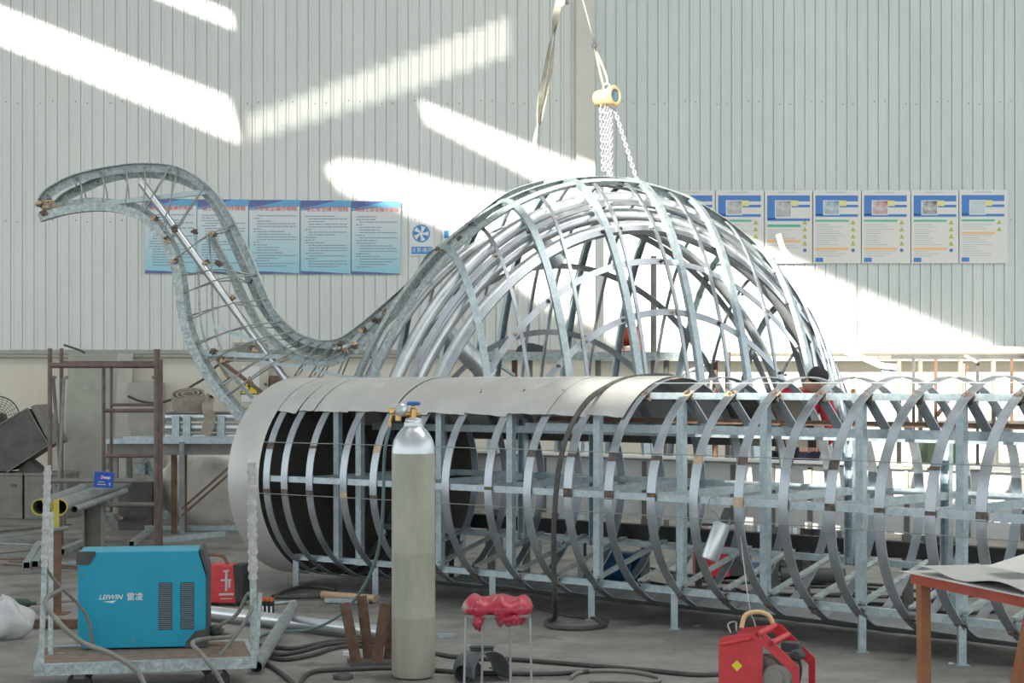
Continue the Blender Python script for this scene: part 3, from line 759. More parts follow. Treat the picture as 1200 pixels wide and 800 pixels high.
# ------------------------------------------------------------------ gas cylinder with regulator
g = ground(484.5, 793); g.z = 0
GC = thing('gas_cylinder', 'tall grey-green gas cylinder with silver shoulder, standing upright in front of the frame', 'gas cylinder', tuple(g))
r = .1085
MB().lathe([(r * .80, 0), (r * .93, .008), (r, .035), (r, .30), (r * 1.004, .303), (r, .306), (r, .62), (r * 1.004, .623), (r, .626), (r, 1.0), (r, 1.115)], g, None, 48).build('body', M['tank'], GC, smooth=40)
MB().lathe([(r, 1.115), (r * .985, 1.145), (r * .90, 1.18), (r * .74, 1.213), (r * .56, 1.235), (.048, 1.248), (.047, 1.255), (.047, 1.268), (.041, 1.272), (.041, 1.283), (.036, 1.29), (.02, 1.292)], g, None, 48).build('shoulder', M['silver'], GC, smooth=40)
mb = MB().lathe([(.013, 1.285), (.018, 1.29), (.018, 1.335), (.011, 1.34), (.009, 1.358)], g, None, 14); mb.tube([g + Vector((-.02, 0, 1.31)), g + Vector((.035, 0, 1.308))], .010, 10)
v = mb.build('valve', M['brass'], GC, smooth=40)
mb = MB().lathe([(.030, 1.353), (.034, 1.358), (.034, 1.368), (.028, 1.372)], g, None, 20); h_ = mb.build('hand_wheel', M['bluetap'], v, smooth=40)
rg_ = thing('gas_regulator', 'brass and blue gas regulator screwed to the valve of the tall cylinder', 'gas regulator', tuple(g + Vector((-.06, 0, 1.31))))
MB().lathe([(.012, 0), (.028, .004), (.033, .012), (.033, .03), (.022, .042)], g + Vector((-.06, .0, 1.325)), (-.3, -.9, .35), 20).build('dome', M['silver'], rg_, smooth=40)
MB().tube([g + Vector((-.015, 0, 1.31)), g + Vector((-.10, 0, 1.308))], .012, 12).build('body', M['brass'], rg_, smooth=40)
for dx, dz in ((-.045, .022), (-.105, .012)):
    gg = MB().lathe([(.013, -.012), (.016, -.010), (.016, .012), (.013, .013)], g + Vector((dx, -.03, 1.315 + dz)), (-.2, -1, .1), 20).build('gauge', M['brass'] if dx < -.1 else M['silver'], rg_, smooth=40)
MB().lathe([(.01, 0), (.016, .003), (.016, .03), (.008, .033)], g + Vector((-.075, -.01, 1.275)), (0, 0, 1), 14).build('adjusting_knob', M['brass'], rg_, smooth=40)
MB().tube([g + Vector((-.108, 0, 1.305)), g + Vector((-.118, 0, 1.27)), g + Vector((-.118, 0, 1.245))], .008, 8).build('outlet', M['brass'], rg_)
hp = crom([g + Vector((-.118, 0, 1.25)), g + Vector((-.14, .02, 1.15)), at(450, 545, 8.6), at(449, 590, 8.65), at(446, 630, 8.75), at(437, 665, 8.9), at(420, 697, 9.1), at(396, 722, 9.5), at(365, 737, 9.9), ground(330, 742) + Z_ * .01, ground(304, 748) + Z_ * .01, ground(292, 775) + Z_ * .012], 8)
tag(MB().tube(hp, .0085, 8).build('gas_hose', M['hose'], smooth=60), 'teal rubber gas hose hanging from the cylinder regulator down to the floor', 'hose')

# ------------------------------------------------------------------ stool, welding mask, bracket
s0 = ground(583, 829); s0.z = 0
ST = thing('stool', 'small stool on thin rod legs, seat padded with taped red plastic', 'stool', tuple(s0))
mb = MB()
vs = []; nu, nv = 40, 16
for i in range(nu + 1):
    u = -1 + 2 * i / nu
    prof = (1 - abs(u) ** 5) ** .5
    for k in range(nv):
        a = 2 * math.pi * k / nv
        rz = .055 * prof * (1 + .16 * math.sin(u * 9 + 1) + .10 * math.sin(3 * a + u * 12)); ry = .115 * prof * (1 + .06 * math.sin(u * 7))
        z = math.sin(a) * rz
        if math.sin(a) < 0: z *= (1.0 + .35 * math.sin(u * 11 + .5))
        vs.append(s0 + Vector((u * .162, math.cos(a) * ry, .452 + z)))
fs = [(i * nv + k, (i + 1) * nv + k, (i + 1) * nv + (k + 1) % nv, i * nv + (k + 1) % nv) for i in range(nu) for k in range(nv)]
mb.add(vs, fs)
mb.blob(s0 + Vector((-.085, -.09, .40)), (.045, .05, .07), .3, 10, 8, 0, 3); mb.blob(s0 + Vector((.06, -.095, .41)), (.10, .05, .05), .3, 10, 8, 0, 5)
mb.build('seat', M['redplastic'], ST, smooth=80)
MB().box(s0 + Z_ * .425, (.30, .20, .012)).build('seat_board', M['greysteel'], ST)
for x, y, bx, by in ((-.14, -.09, -.15, -.11), (.145, -.09, .155, -.11), (.055, .09, .06, .10), (-.065, .09, -.075, .10)):
    MB().tube([s0 + Vector((x, y, .43)), s0 + Vector((bx, by, 0.004))], .0055, 8).build('leg', M['wire'], ST)

m0 = ground(566, 796)
WM = thing('welding_mask', 'dark grey curved welding mask lying on the floor behind the red stool legs', 'welding mask', tuple(m0))
vs = []; nu, nv = 14, 22
for i in range(nu + 1):
    t_ = i / nu
    for k in range(nv + 1):
        a = R(-15 + 200 * k / nv)
        rx, rz = .105 * (1 - .12 * t_), .175 * (1 - .15 * t_)
        vs.append(m0 + Matrix.Rotation(R(28), 3, 'Z') @ Vector((math.cos(a) * rx * (1 + .2 * t_), -.11 + .22 * t_ + .02 * math.sin(a), max(.0, .004 + (math.sin(a) * .5 + .13) * rz * 1.35))))
w_ = nv + 1
sh = MB().add(vs, [(i * w_ + k, i * w_ + k + 1, (i + 1) * w_ + k + 1, (i + 1) * w_ + k) for i in range(nu) for k in range(nv)]).build('shell', mat('mask_plastic', (.10, .11, .125), (.14, .15, .165), .45, 0, 6), WM, smooth=80)
so_ = sh.modifiers.new('thickness', 'SOLIDIFY'); so_.thickness = .004
vp = m0 + Vector((-.005, -.01, .155))
mb = MB().box(vp, (.115, .012, .035), Matrix.Rotation(R(-60), 3, 'X')); mb.box(vp + Vector((0, -.012, .008)), (.125, .01, .008), None); mb.build('lens_frame', M['charcoal'], WM, bevel=.002)
MB().hollow(m0 + Vector((-.10, -.10, .045)), m0 + Vector((-.05, .03, .05)), .045, .040, 18).build('chin_guard', M['charcoal'], WM, smooth=40)

b0 = ground(436, 778)
BK = thing('rusty_bracket', 'upturned rusty angle iron bracket with four prongs, left of the gas cylinder foot', 'bracket', tuple(b0))
MB().box(b0 + Z_ * .012, (.24, .16, .024), Matrix.Rotation(R(14), 3, 'Z')).build('base_plate', M['darksteel'], BK)
for (x0, y0, z0, x1, y1, z1, lab) in ((-.075, -.05, .02, -.135, -.06, .33, 1), (-.02, .06, .02, -.06, .07, .35, 1), (.03, -.05, .02, .075, -.06, .325, 1), (.085, .05, .02, .12, .06, .34, 1)):
    MB().sweep([b0 + Vector((x0, y0, z0)), b0 + Vector((x1, y1, z1))], ell(.055, .045, .006), Vector((0, -1, 0))).build('prong', M['rust'], BK)

# ------------------------------------------------------------------ hanging hose-fed spray cylinder on the frame
hc = at(839, 633, 9.62)
HS = thing('hanging_canister', 'small dented silver canister hooked on the side rail of the cylindrical frame', 'canister', tuple(hc))
ax = (at(832, 657, 9.6) - at(848, 612, 9.62)).normalized()
MB().lathe([(.035, 0), (.048, .004), (.05, .012), (.05, .205), (.046, .222), (.03, .226)], at(847, 612, 9.62), ax, 26).build('body', M['silver'], HS, smooth=40)
MB().sweep([at(847, 614, 9.62), at(853, 598, 9.62), at(858, 600, 9.62)], rect(.05, .02), Vector((0, -1, 0))).build('bracket', M['darksteel'], HS)
MB().tube(crom([at(845, 612, 9.6), at(838, 600, 9.6), at(830, 596, 9.6), at(832, 584, 9.6), at(839, 583, 9.63), at(842, 590, 9.68)], 5), .004, 6).build('hook', M['wire'], HS)
tag(MB().tube(crom([at(865, 610, 9.6), at(868, 630, 9.5), at(874, 680, 9.2), at(879, 715, 9.0), at(884, 728, 8.6), at(886, 740, 7.95)], 6), .0035, 6).build('lead_wire', M['wire']), 'thin grey wire hanging from the frame down to the red wire feeder', 'wire')

# black cable draped over the skin
cp = [ground(700, 727) + Z_ * .012, ground(708, 735) + Z_ * .012, ground(680, 739) + Z_ * .012, ground(648, 737) + Z_ * .012, ground(641, 731) + Z_ * .012, ground(650, 727) + Z_ * .02, at(650, 700, 10.2), at(649, 665, 10.15), at(649, 620, 10.12), at(651, 585, 10.12), at(655, 548, 10.15), at(663, 515, 10.22), at(674, 490, 10.32), at(690, 468, 10.45), at(708, 455, 10.6), at(730, 445, 10.72), at(755, 441, 10.85), at(780, 440.5, 10.98), at(800, 445, 11.1)]
tag(MB().tube(crom(cp, 8), .017, 8).build('draped_cable', M['cable'], smooth=60), 'thick dark cable draped over the steel skin and coiled on the floor below', 'cable')

# ------------------------------------------------------------------ red wire feeder in front
f0 = ground(902, 832); f0.z = 0
WF = thing('wire_feeder', 'worn red machine with cut-out side plates and orange hook, on the front floor', 'welding machine', tuple(f0))
rot = Matrix.Rotation(R(-24), 3, 'Z')
def L(p): return f0 + rot @ Vector(p)
UX, UY = rot @ Vector((1, 0, 0)), rot @ Vector((0, 1, 0))
# side plates are perpendicular to X local; plates run front (-y) to back(+y); seen from the front-left
def plate(x, name):
    outer_ = [(-.17, 0), (.17, 0), (.17, .20), (.07, .345), (-.10, .365), (-.17, .33)]
    bm = bmesh.new()
    # build as frame strips around a cut-out
    mb = MB(); o = L((x, 0, 0)); d = UX * .006
    mb.prism([(-.17, 0), (-.01, 0), (-.01, .335), (-.10, .365), (-.17, .33)], o, UY, Z_, d)
    mb.prism([(-.01, .0), (.17, 0), (.17, .03), (-.01, .03)], o, UY, Z_, d)
    mb.prism([(.135, .03), (.17, .03), (.17, .20), (.07, .345), (-.01, .357), (-.01, .31), (.05, .305), (.135, .185)], o, UY, Z_, d)
    mb.prism([(-.01, .12), (.135, .105), (.135, .135), (-.01, .15)], o, UY, Z_, d)
    return mb.build(name, M['redm'], WF)
rot2 = rot
# front face plate (towards camera-left) with cut-out, wide side visible
mb = MB(); o = L((-.20, -.12, 0)); d = UY * .006
mb.prism([(0, 0), (.20, 0), (.20, .335), (.17, .365), (.02, .335), (0, .315)], o, UX, Z_, d)
mb.prism([(.20, 0), (.235, 0), (.235, .04), (.20, .04)], o, UX, Z_, d)
mb.prism([(.335, 0), (.365, 0), (.365, .22), (.205, .365), (.20, .335), (.20, .31), (.335, .19)], o, UX, Z_, d)
mb.prism([(.20, .14), (.335, .11), (.335, .14), (.20, .172)], o, UX, Z_, d)
mb.prism([(.235, 0), (.335, 0), (.335, .03), (.235, .03)], o, UX, Z_, d)
sp_ = mb.build('side_plate', M['redm'], WF)
mb = MB(); mb.prism([(.085, .235), (.11, .21), (.085, .185), (.06, .21)], L((-.20, -.122, 0)), UX, Z_, UY * -.001)
mb.build('warning_label', M['signyellow'], sp_)
MB().prism([(.05, .07), (.075, .07), (.075, .13), (.05, .13)], L((-.20, -.122, 0)), UX, Z_, UY * -.001).build('green_label', M['green'], sp_)
mb = MB()
o2 = L((-.20, .17, 0))
mb.prism([(0, 0), (.06, 0), (.06, .30), (.17, .325), (.17, .36), (.02, .335), (0, .315)], o2, UX, Z_, UY * -.006)
mb.prism([(.335, 0), (.365, 0), (.365, .22), (.205, .365), (.17, .36), (.17, .325), (.335, .19)], o2, UX, Z_, UY * -.006)
mb.build('side_plate', M['redm'], WF)
MB().box(L((-.017, .02, .012)), (.36, .29, .012), rot).build('base_plate', M['redm'], WF)
for (x, z) in ((-.02, .355), (.04, .318)):
    MB().tube([L((x, -.12, z)), L((x, .17, z))], .014, 12).build('handle_bar', M['redm'], WF, smooth=40)
MB().tube([L((-.19, -.128, .30)), L((-.05, -.13, .335))], .008, 8).build('latch_bar', M['redm'], WF)
mb = MB().lathe([(.03, -.05), (.10, -.048), (.10, -.04), (.045, -.035), (.045, .035), (.10, .04), (.10, .048), (.03, .05)], L((-.02, -.02, .15)), UY, 28); mb.build('wire_spool', M['greysteel'], WF, smooth=40)
mb = MB().lathe([(.03, 0), (.06, .005), (.062, .12), (.045, .13), (.04, .16)], L((.06, .0, .14)), (UY * -1 + Z_ * .2), 20); mb.box(L((.07, .03, .22)), (.12, .10, .09), rot)
mb.build('drive_motor', M['greysteel'], WF, smooth=40)
mb = MB(); mb.box(L((.09, .04, .28)), (.08, .07, .05), rot); mb.blob(L((.13, -.02, .26)), (.07, .06, .05), .2, 10, 7, 0, 2); mb.build('feed_head', M['charcoal'], WF)
MB().tube(crom([L((.13, -.02, .25)), L((.155, -.05, .2)), L((.14, -.08, .12)), L((.08, -.09, .08))], 6), .007, 8).build('lead', M['black'], WF)
MB().tube(crom([L((.12, -.02, .10)), L((.18, -.05, .12)), L((.26, -.10, .09)), L((.34, -.18, .02)), L((.45, -.22, .015))], 6), .016, 10).build('torch_connector', M['charcoal'], WF, smooth=40)
MB().tube(crom([L((-.16, .10, .345)), L((-.15, .13, .40)), L((-.10, .16, .415)), L((-.05, .165, .40)), L((-.03, .17, .36))], 6), .011, 10).build('lifting_hook', M['hoist'], WF, smooth=40)
MB().tube(crom([L((-.18, .0, .335)), L((-.2, .02, .37)), L((-.17, .04, .38)), L((-.16, .02, .34))], 5), .004, 6).build('wire_loop', M['wire'], WF)

# ------------------------------------------------------------------ trestle table at the right edge with sheets on it
tA, tB = at(1072, 671, 6.35), at(1215, 700, 5.60)
TT = thing('trestle_table', 'low rusty red steel trestle table carrying loose grey sheets, cut off by the picture edge', 'table', (tA.x, tA.y, 0))
u_ = (tB - tA); u_.z = 0; L_ = u_.length; u_.normalize(); v_ = Vector((-u_.y, u_.x, 0)); zt_ = .755
p0 = Vector((tA.x, tA.y, 0))
def T3(a, b_, z): return p0 + u_ * a + v_ * b_ + Z_ * z
MB().sweep([T3(0, 0, zt_ - .02), T3(L_ + .1, 0, zt_ - .02)], rect(.035, .035), Z_).build('front_rail', M['redrail'], TT)
MB().sweep([T3(0, .55, zt_ - .02), T3(L_ + .1, .55, zt_ - .02)], rect(.035, .035), Z_).build('back_rail', M['redrail'], TT)
for a in (0.02, L_): MB().sweep([T3(a, .02, zt_ - .02), T3(a, .53, zt_ - .02)], rect(.035, .03), Z_).build('end_rail', M['redrail'], TT)
for a, b_, a2 in ((.06, 0, .075), (.06, .55, .07), (L_ + .02, .55, L_ + .02)):
    MB().sweep([T3(a, b_, zt_ - .037), T3(a2, b_, 0)], rect(.038, .038), v_).build('leg', M['orangeframe'], TT)
MB().sweep([T3(L_ - .02, 0, zt_ - .04), T3(L_ - .26, 0, .0)], rect(.038, .038), v_).build('diagonal_leg', M['orangeframe'], TT)
def slab(name, a0, a1, b0_, b1, zf, label, m, n=16, th=.0025, dx=0):
    vs = []; fs = []
    for s_ in (0, 1):
        for i in range(n + 1):
            t_ = i / n; a = a0 + (a1 - a0) * t_
            for (b_, e) in ((b0_, 0), ((b0_ + b1) / 2, .5), (b1, 1)): vs.append(T3(a + dx * e, b_, zf(t_, e) + s_ * th))
    h = (n + 1) * 3
    for i in range(n):
        for k in range(2):
            q = i * 3 + k; fs += [(q, q + 1, q + 4, q + 3), (h + q, h + q + 3, h + q + 4, h + q + 1)]
        for k in (0, 2):
            q = i * 3 + k; fs.append((q, q + 3, h + q + 3, h + q))
    for q in (0, 1, n * 3, n * 3 + 1): fs.append((q, q + 1, h + q + 1, h + q))
    return tag(MB().add(vs, fs).build(name, m, smooth=50), label, 'metal sheet')
zb_ = zt_ - .002
slab('metal_sheet', -.06, L_ + .1, -.03, .50, lambda t, e: zb_ + .001, 'flat grey metal sheet lying directly on the trestle table', M['sheet'])
slab('metal_sheet', .02, L_ + .1, .0, .40, lambda t, e: zb_ + .006 + .012 * (1 + math.sin(t * 11 + 1)) * (1 - e * .3), 'warped pale metal sheet bulging above the flat one on the trestle table', M['sheet'])
slab('metal_sheet', .20, L_ + .1, .18, .40, lambda t, e: zb_ + .04 + .05 * e, 'white cut metal sheet topmost on the trestle table', mat('white_sheet', (.68, .68, .65), (.74, .74, .71), .5), dx=-.02)

# ------------------------------------------------------------------ trolley with welding machine, left foreground
cA = Vector(((40 - 600) / 255., F / 255., 0)); cB = Vector(((300 - 600) / 248., F / 248., 0))
cu_ = (cB - cA).normalized(); cv_ = Vector((-cu_.y, cu_.x, 0)); CL = (cB - cA).length; DZ = .17
CT = thing('trolley', 'home-made steel trolley with dusty uprights under the blue welding machine', 'trolley', tuple(cA))
def K(a, b_, z): return cA + cu_ * a + cv_ * b_ + Z_ * z
MB().sweep([K(0, 0, DZ - .025), K(CL, 0, DZ - .025)], ell(.05, .05, .005), -cv_).build('front_rail', M['galv_dull'], CT)
MB().sweep([K(0, .56, DZ - .025), K(CL, .56, DZ - .025)], rect(.05, .05), cv_).build('back_rail', M['galv_dull'], CT)
for a in (.02, CL - .02): MB().sweep([K(a, 0.02, DZ - .025), K(a, .55, DZ - .025)], rect(.05, .04), Z_).build('end_rail', M['galv_dull'], CT)
MB().box(K(CL / 2, .28, DZ - .008), (CL - .04, .54, .008), Matrix.Rotation(math.atan2(cu_.y, cu_.x), 3, 'Z')).build('deck', M['deckrust'], CT)
def post(a, b_, px, py, Y, w0, crust_from=None, name='upright'):
    top = at(px, py, Y); bot = K(a, b_, DZ - .03)
    p = MB().sweep([bot, top], rect(w0, w0), -cv_).build(name, M['galv_dull'], CT)
    if crust_from is not None:
        P = [bot.lerp(top, t_) for t_ in np.linspace(crust_from, 1.0, 40)]
        MB().tube(P, w0 * .72, 9, scale=[1 + .14 * math.sin(i * 2.3) + .1 * math.sin(i * 5.1) for i in range(40)]).build('wrapping', M['crust'], p, smooth=60)
post(.03, .01, 56, 545, 7.95, .024, .50)
post(CL - .01, .0, 295, 542, 8.05, .030, .42)
post(.06, .30, 60, 600, 8.35, .022)
MB().tube(crom([K(.04, .05, .62), K(.10, .15, .52), K(.22, .3, .36), K(.26, .35, .18)], 6), .008, 7).build('stay_rod', M['greysteel'], CT)
MB().sweep([K(CL, .0, DZ - .02), K(CL + .02, .02, DZ + .30)], rect(.02, .02), cv_).build('brace', M['galv_dull'], CT)
for a in (.20, CL - .18):
    for b_ in (.06, .50):
        wh = MB().lathe([(.02, -.02), (.055, -.018), (.06, -.01), (.06, .01), (.055, .018), (.02, .02)], K(a, b_, .06), cv_, 22).build('wheel', M['black'], CT, smooth=40)
        MB().box(K(a, b_, .115), (.05, .045, .05), Matrix.Rotation(math.atan2(cu_.y, cu_.x), 3, 'Z')).build('fork', M['greysteel'], wh)
# blue machine
w0 = Vector(((91 - 600) / 241.5, F / 241.5, DZ + .004)); ww = Vector(((242 - 600) / 239., F / 239., DZ + .004))
wu = (ww - w0).normalized(); wv = Vector((-wu.y, wu.x, 0)); WLn = (ww - w0).length; WHt = .468
BW = thing('welding_machine', 'large blue welding machine with two vent grilles and white logo, standing on the trolley', 'welding machine', tuple(w0))
out = [(0.03, 0), (WLn - .07, .0), (WLn, .07), (WLn, WHt * .72), (WLn - .04, WHt), (.0, WHt), (0, .03)]
MB().prism(out, w0, wu, Z_, wv * .30).build('casing', M['blue'], BW, bevel=.004)
def fp(poly, m, name, d=.004, par=BW): return MB().prism(poly, w0, wu, Z_, wv * -d).build(name, m, par)
fp([(-.006, WHt + .004), (.085, WHt + .004), (.085, WHt - .015), (.055, WHt - .06), (-.006, WHt - .06)], M['charcoal'], 'corner_guard', .008)
fp([(WLn + .006, -.004), (WLn - .10, -.004), (WLn - .10, .02), (WLn - .055, .075), (WLn + .006, .085)], M['charcoal'], 'corner_guard', .008)
MB().prism([(WLn - .035, WHt + .005), (WLn - .02, WHt + .012), (WLn + .012, WHt * .80), (WLn + .012, WHt * .10), (WLn, WHt * .10), (WLn, WHt * .75)], w0 + wv * -.004, wu, Z_, wv * .308).build('front_panel', M['charcoal'], BW)
for gx in (.385, .49):
    mb = MB().prism([(gx, .085), (gx + .066, .085), (gx + .066, .315), (gx, .315)], w0, wu, Z_, wv * -.001, 0)
    for k in range(24):
        z = .09 + k * .0094
        mb.prism([(gx + .002, z), (gx + .064, z), (gx + .064, z + .0045), (gx + .002, z + .0045)], w0 + wv * -.001, wu, Z_, wv * -.003, 1)
    mb.build('vent_grille', [M['ink'], mat('grille_blue_grey', (.16, .24, .28), None, .5)], BW)
lg = w0 + wv * -.0015
MB().text('LEIWIN', lg + wu * .155 + Z_ * .248, .032, wu, Z_, shear=.3, bold=.0004, sx=1.05).build('logo_lettering', M['white'], BW)
MB().text('雷凌', lg + wu * .272 + Z_ * .247, .040, wu, Z_, bold=.0003).build('logo_lettering', M['white'], BW)
mb = MB(); mb.prism([(.12, .227), (.185, .232), (.165, .219), (.155, .222)], lg, wu, Z_, wv * -.001); mb.build('logo_stroke', M['white'], BW)
for (x, z) in ((.025, .36), (.03, .19), (.06, .03), (.26, .035), (WLn - .05, .385), (WLn - .03, .20)):
    MB().lathe([(.004, 0), (.006, .002), (.002, .004)], w0 + wu * x + Z_ * z, -wv, 10).build('screw', M['greysteel'], BW)
mb = MB().blob(w0 + wu * (WLn + .04) + wv * .1 + Z_ * .06, (.09, .06, .06), .15, 12, 8, 0, 4); mb.build('cable_plug', M['charcoal'], BW, smooth=60)
def cable(name, pts, r_, label, m='cable', cat='cable', n=8, group=None):
    return tag(MB().tube(crom(pts, n), r_, 8).build(name, M[m], smooth=60), label, cat, group)
def gp(x, y, z=.012): return ground(x, y, z) if False else ground(x, y) + Z_ * z
pz = w0 + wu * (WLn + .06) + wv * .1 + Z_ * .055
cable('welding_lead', [pz, pz + cu_ * .05 - Z_ * .01 - cv_ * .1, K(.72, -.05, .26), K(.76, -.1, .20), K(.82, -.12, .12), K(.88, -.12, .02), K(.95, -.25, .012)], .011, 'grey lead curving out of the blue machine over the trolley rail', 'greysteel')
cable('welding_lead', [pz + Z_ * .02, K(.86, .20, .30), K(.93, .12, .36), K(.98, .08, .46), K(.99, -.02, .40), K(.90, -.03, .26), K(.84, -.03, .19)], .009, 'dark lead looped against the right trolley upright', 'greysteel')
cable('welding_lead', [K(.12, .12, .50), K(.05, -.02, .46), K(.12, -.06, .36), K(.22, -.05, .27), K(.34, -.06, .22), K(.46, -.10, .14), K(.52, -.15, .04), K(.6, -.2, .012)], .012, 'grey lead sagging over the left end of the trolley front rail', 'greysteel')

# ------------------------------------------------------------------ things on the floor, left half
r0 = ground(262, 710)
RW = thing('small_red_welder', 'small red and black welding inverter on the floor behind the blue machine', 'welding machine', tuple(r0))
r1 = Matrix.Rotation(R(-12), 3, 'Z')
mb = MB().prism([(-.24, .02), (.09, .02), (.105, .06), (.105, .20), (.07, .265), (-.10, .275), (-.24, .22)], r0, r1 @ Vector((1, 0, 0)), Z_, r1 @ Vector((0, .16, 0))); mb.build('casing', M['redm'], RW, bevel=.006)
mb = MB().prism([(.085, .02), (.135, .03), (.14, .22), (.12, .27), (.065, .275)], r0 + r1 @ Vector((0, -.006, 0)), r1 @ Vector((1, 0, 0)), Z_, r1 @ Vector((0, .172, 0))); mb.build('front_frame', M['black'], RW, bevel=.004)
mb = MB()
for (a, b_, c_, d_) in ((.0, .225, .04, .24), (.012, .10, .028, .235), (-.02, .165, .055, .18), (.035, .12, .048, .17), (-.03, .07, .07, .088), (-.02, .045, .06, .055)):
    mb.prism([(a, b_), (c_, b_ + .004), (c_, d_), (a, d_ - .004)], r0 + r1 @ Vector((0, -.002, 0)), r1 @ Vector((1, 0, 0)), Z_, r1 @ Vector((0, -.001, 0)))
mb.build('white_lettering', M['pgrey'], RW)
MB().tube(crom([r0 + r1 @ Vector((-.22, .08, .24)), r0 + r1 @ Vector((-.21, .08, .315)), r0 + r1 @ Vector((-.05, .08, .325)), r0 + r1 @ Vector((.0, .08, .27))], 5), .012, 8).build('handle', M['rust'], RW, smooth=40)
for x in (-.2, .08): MB().box(r0 + r1 @ Vector((x, .08, .01)), (.03, .14, .022), r1).build('foot', M['black'], RW)
a0 = ground(313, 720)
BP_ = thing('battery_pack', 'block of four black cells with orange tops on the floor right of the trolley upright', 'battery', tuple(a0))
for k in range(4):
    c_ = a0 + Vector((-.05 + k * .028, -.01 * k, 0)); MB().box(c_ + Z_ * .045, (.025, .05, .09)).build('cell', M['ink'] if k else M['pboardblue'], BP_, bevel=.004)
    MB().box(c_ + Z_ * .100, (.023, .045, .02)).build('orange_top', mat('orange_plastic', (.62, .13, .03), None, .5) if k == 0 else bpy.data.materials['orange_plastic'], BP_)
    MB().box(c_ + Vector((0, -.026, .04)), (.012, .002, .04)).build('cell_label', M['white'], BP_)
def pole(name, a, b_, r_, m, label, cat, hol=True, group=None):
    mb = MB()
    if hol: mb.hollow(a, b_, r_, r_ * .88, 20)
    else: mb.tube([a, b_], r_, 14)
    return tag(mb.build(name, M[m], smooth=40), label, cat, group)
pole('steel_pipe', ground(205, 722) + Z_ * .05, ground(468, 754) + Z_ * .05, .042, 'pipe', 'long bright galvanised pipe lying behind the trolley towards the gas cylinder', 'pipe')
pole('steel_pipe', ground(343, 733) + Z_ * .115, ground(300, 790) + Z_ * .036, .034, 'bluegrey_pipe', 'short grey pipe leaning across the long bright pipe', 'pipe')
pole('pipe_offcut', ground(321, 709) + Z_ * .012, ground(346, 706.5) + Z_ * .012, .011, 'galv', 'short thin tube offcut beside the battery block', 'pipe')
sq_ = [(-.028, -.028), (.028, -.028), (.028, .028), (-.028, .028)]
def htube(name, a, b_, w_, m, label, group=None, h_=None):
    h_ = h_ or w_; a, b_ = Vector(a), Vector(b_); t = w_ * .08
    mb = MB(); tt_ = (b_ - a).normalized(); nn = (Z_ - tt_ * tt_.z).normalized(); bb = tt_.cross(nn)
    for (o_, ww_, hh_) in ((nn * (h_ / 2 - t / 2), w_, t), (-nn * (h_ / 2 - t / 2), w_, t)): mb.sweep([a + o_, b_ + o_], rect(ww_, hh_), nn)
    for s_ in (1, -1): mb.sweep([a + bb * s_ * (w_ / 2 - t / 2), b_ + bb * s_ * (w_ / 2 - t / 2)], rect(t, h_ - 2 * t), nn)
    return tag(mb.build(name, M[m]), label, 'steel tube', group)
htube('square_tube', ground(31, 667) + Z_ * .03, ground(47, 641) + Z_ * .03, .058, 'galv_dull', 'square steel tube pointing at the viewer, outer one of the pair by the trolley upright')
htube('square_tube', ground(41, 665.5) + Z_ * .03, ground(57, 640) + Z_ * .03, .058, 'galv_dull', 'square steel tube pointing at the viewer, inner one of the pair by the trolley upright')
htube('square_tube', ground(154, 641) + Z_ * .03, ground(176, 624) + Z_ * .03, .05, 'galv_dull', 'short square tube lying alone with its dark open end, below the scaffold frame')
htube('square_tube', ground(125, 611) + Z_ * .04, ground(262, 606) + Z_ * .04, .08, 'galv', 'long square tube on the floor behind the scaffold frame')
htube('square_tube', ground(170, 622) + Z_ * .03, ground(290, 622) + Z_ * .03, .05, 'galv', 'bright square tube on the floor under the workbench, in front of the pale sack')
htube('square_tube', ground(188, 636) + Z_ * .025, ground(262, 628) + Z_ * .025, .05, 'galv', 'square tube lying at the foot of the blue-grey post of the workbench')
htube('square_tube', ground(72, 650) + Z_ * .025, ground(100, 638) + Z_ * .025, .06, 'galv_dull', 'square tube lying slanted behind the thick stand leg')
tag(MB().box(ground(60, 736) + Z_ * .03, (1.2, .05, .05), Matrix.Rotation(R(1), 3, 'Z')).build('flat_bar', M['rust']), 'brown rusty bar lying across the floor behind the trolley', 'steel bar')
rg = random.Random(11)
for k in range(20):
    y = rg.uniform(620, 712); x = rg.uniform(-20, 60); ln = rg.uniform(60, 130)
    a, b_ = ground(x, y), ground(x + ln, y + rg.uniform(-9, 7)); wd = rg.uniform(.012, .035)
    tag(MB().sweep([a + Z_ * .006, b_ + Z_ * .006], rect(wd, .010), Z_).build('steel_strip', M[rg.choice(['greysteel', 'galv_dull', 'rust', 'greysteel'])]), 'thin scrap steel strip lying on the floor of the left scrap area', 'steel strip', 'scrap strips on the floor at the left')
tag(MB().blob(ground(2, 748) + Z_ * .11, (.34, .26, .24), .22, 22, 14, 0, 9).build('plastic_bag', M['plastic'], smooth=60), 'crumpled clear plastic bag at the left edge of the floor', 'bag')
tag(MB().lathe([(.008, 0), (.03, .01), (.032, .13), (.012, .16), (.012, .19)], ground(8, 713) + Z_ * .034, (1, .05, 0), 16).build('green_bottle', M['dustgreen'], smooth=40), 'dark green bottle lying beside the crumpled plastic bag', 'bottle')
tag(MB().box(ground(407, 707) + Z_ * .02, (.30, .06, .03), Matrix.Rotation(R(-8), 3, 'Z')).build('metal_offcut', M['galv'], bevel=.003), 'bright flat metal offcut on the floor left of the cardboard tube', 'metal offcut')
tag(MB().tube([ground(378, 702) + Z_ * .03, ground(440, 707) + Z_ * .03], .028, 14).build('cardboard_tube', M['cardboard'], smooth=40), 'tan cardboard tube lying below the left end of the frame', 'tube')
tag(MB().box(ground(523, 747) + Z_ * .012, (.115, .04, .024)).build('carton', M['galv'], bevel=.002), 'small flat silver box on the floor right of the gas cylinder', 'box')
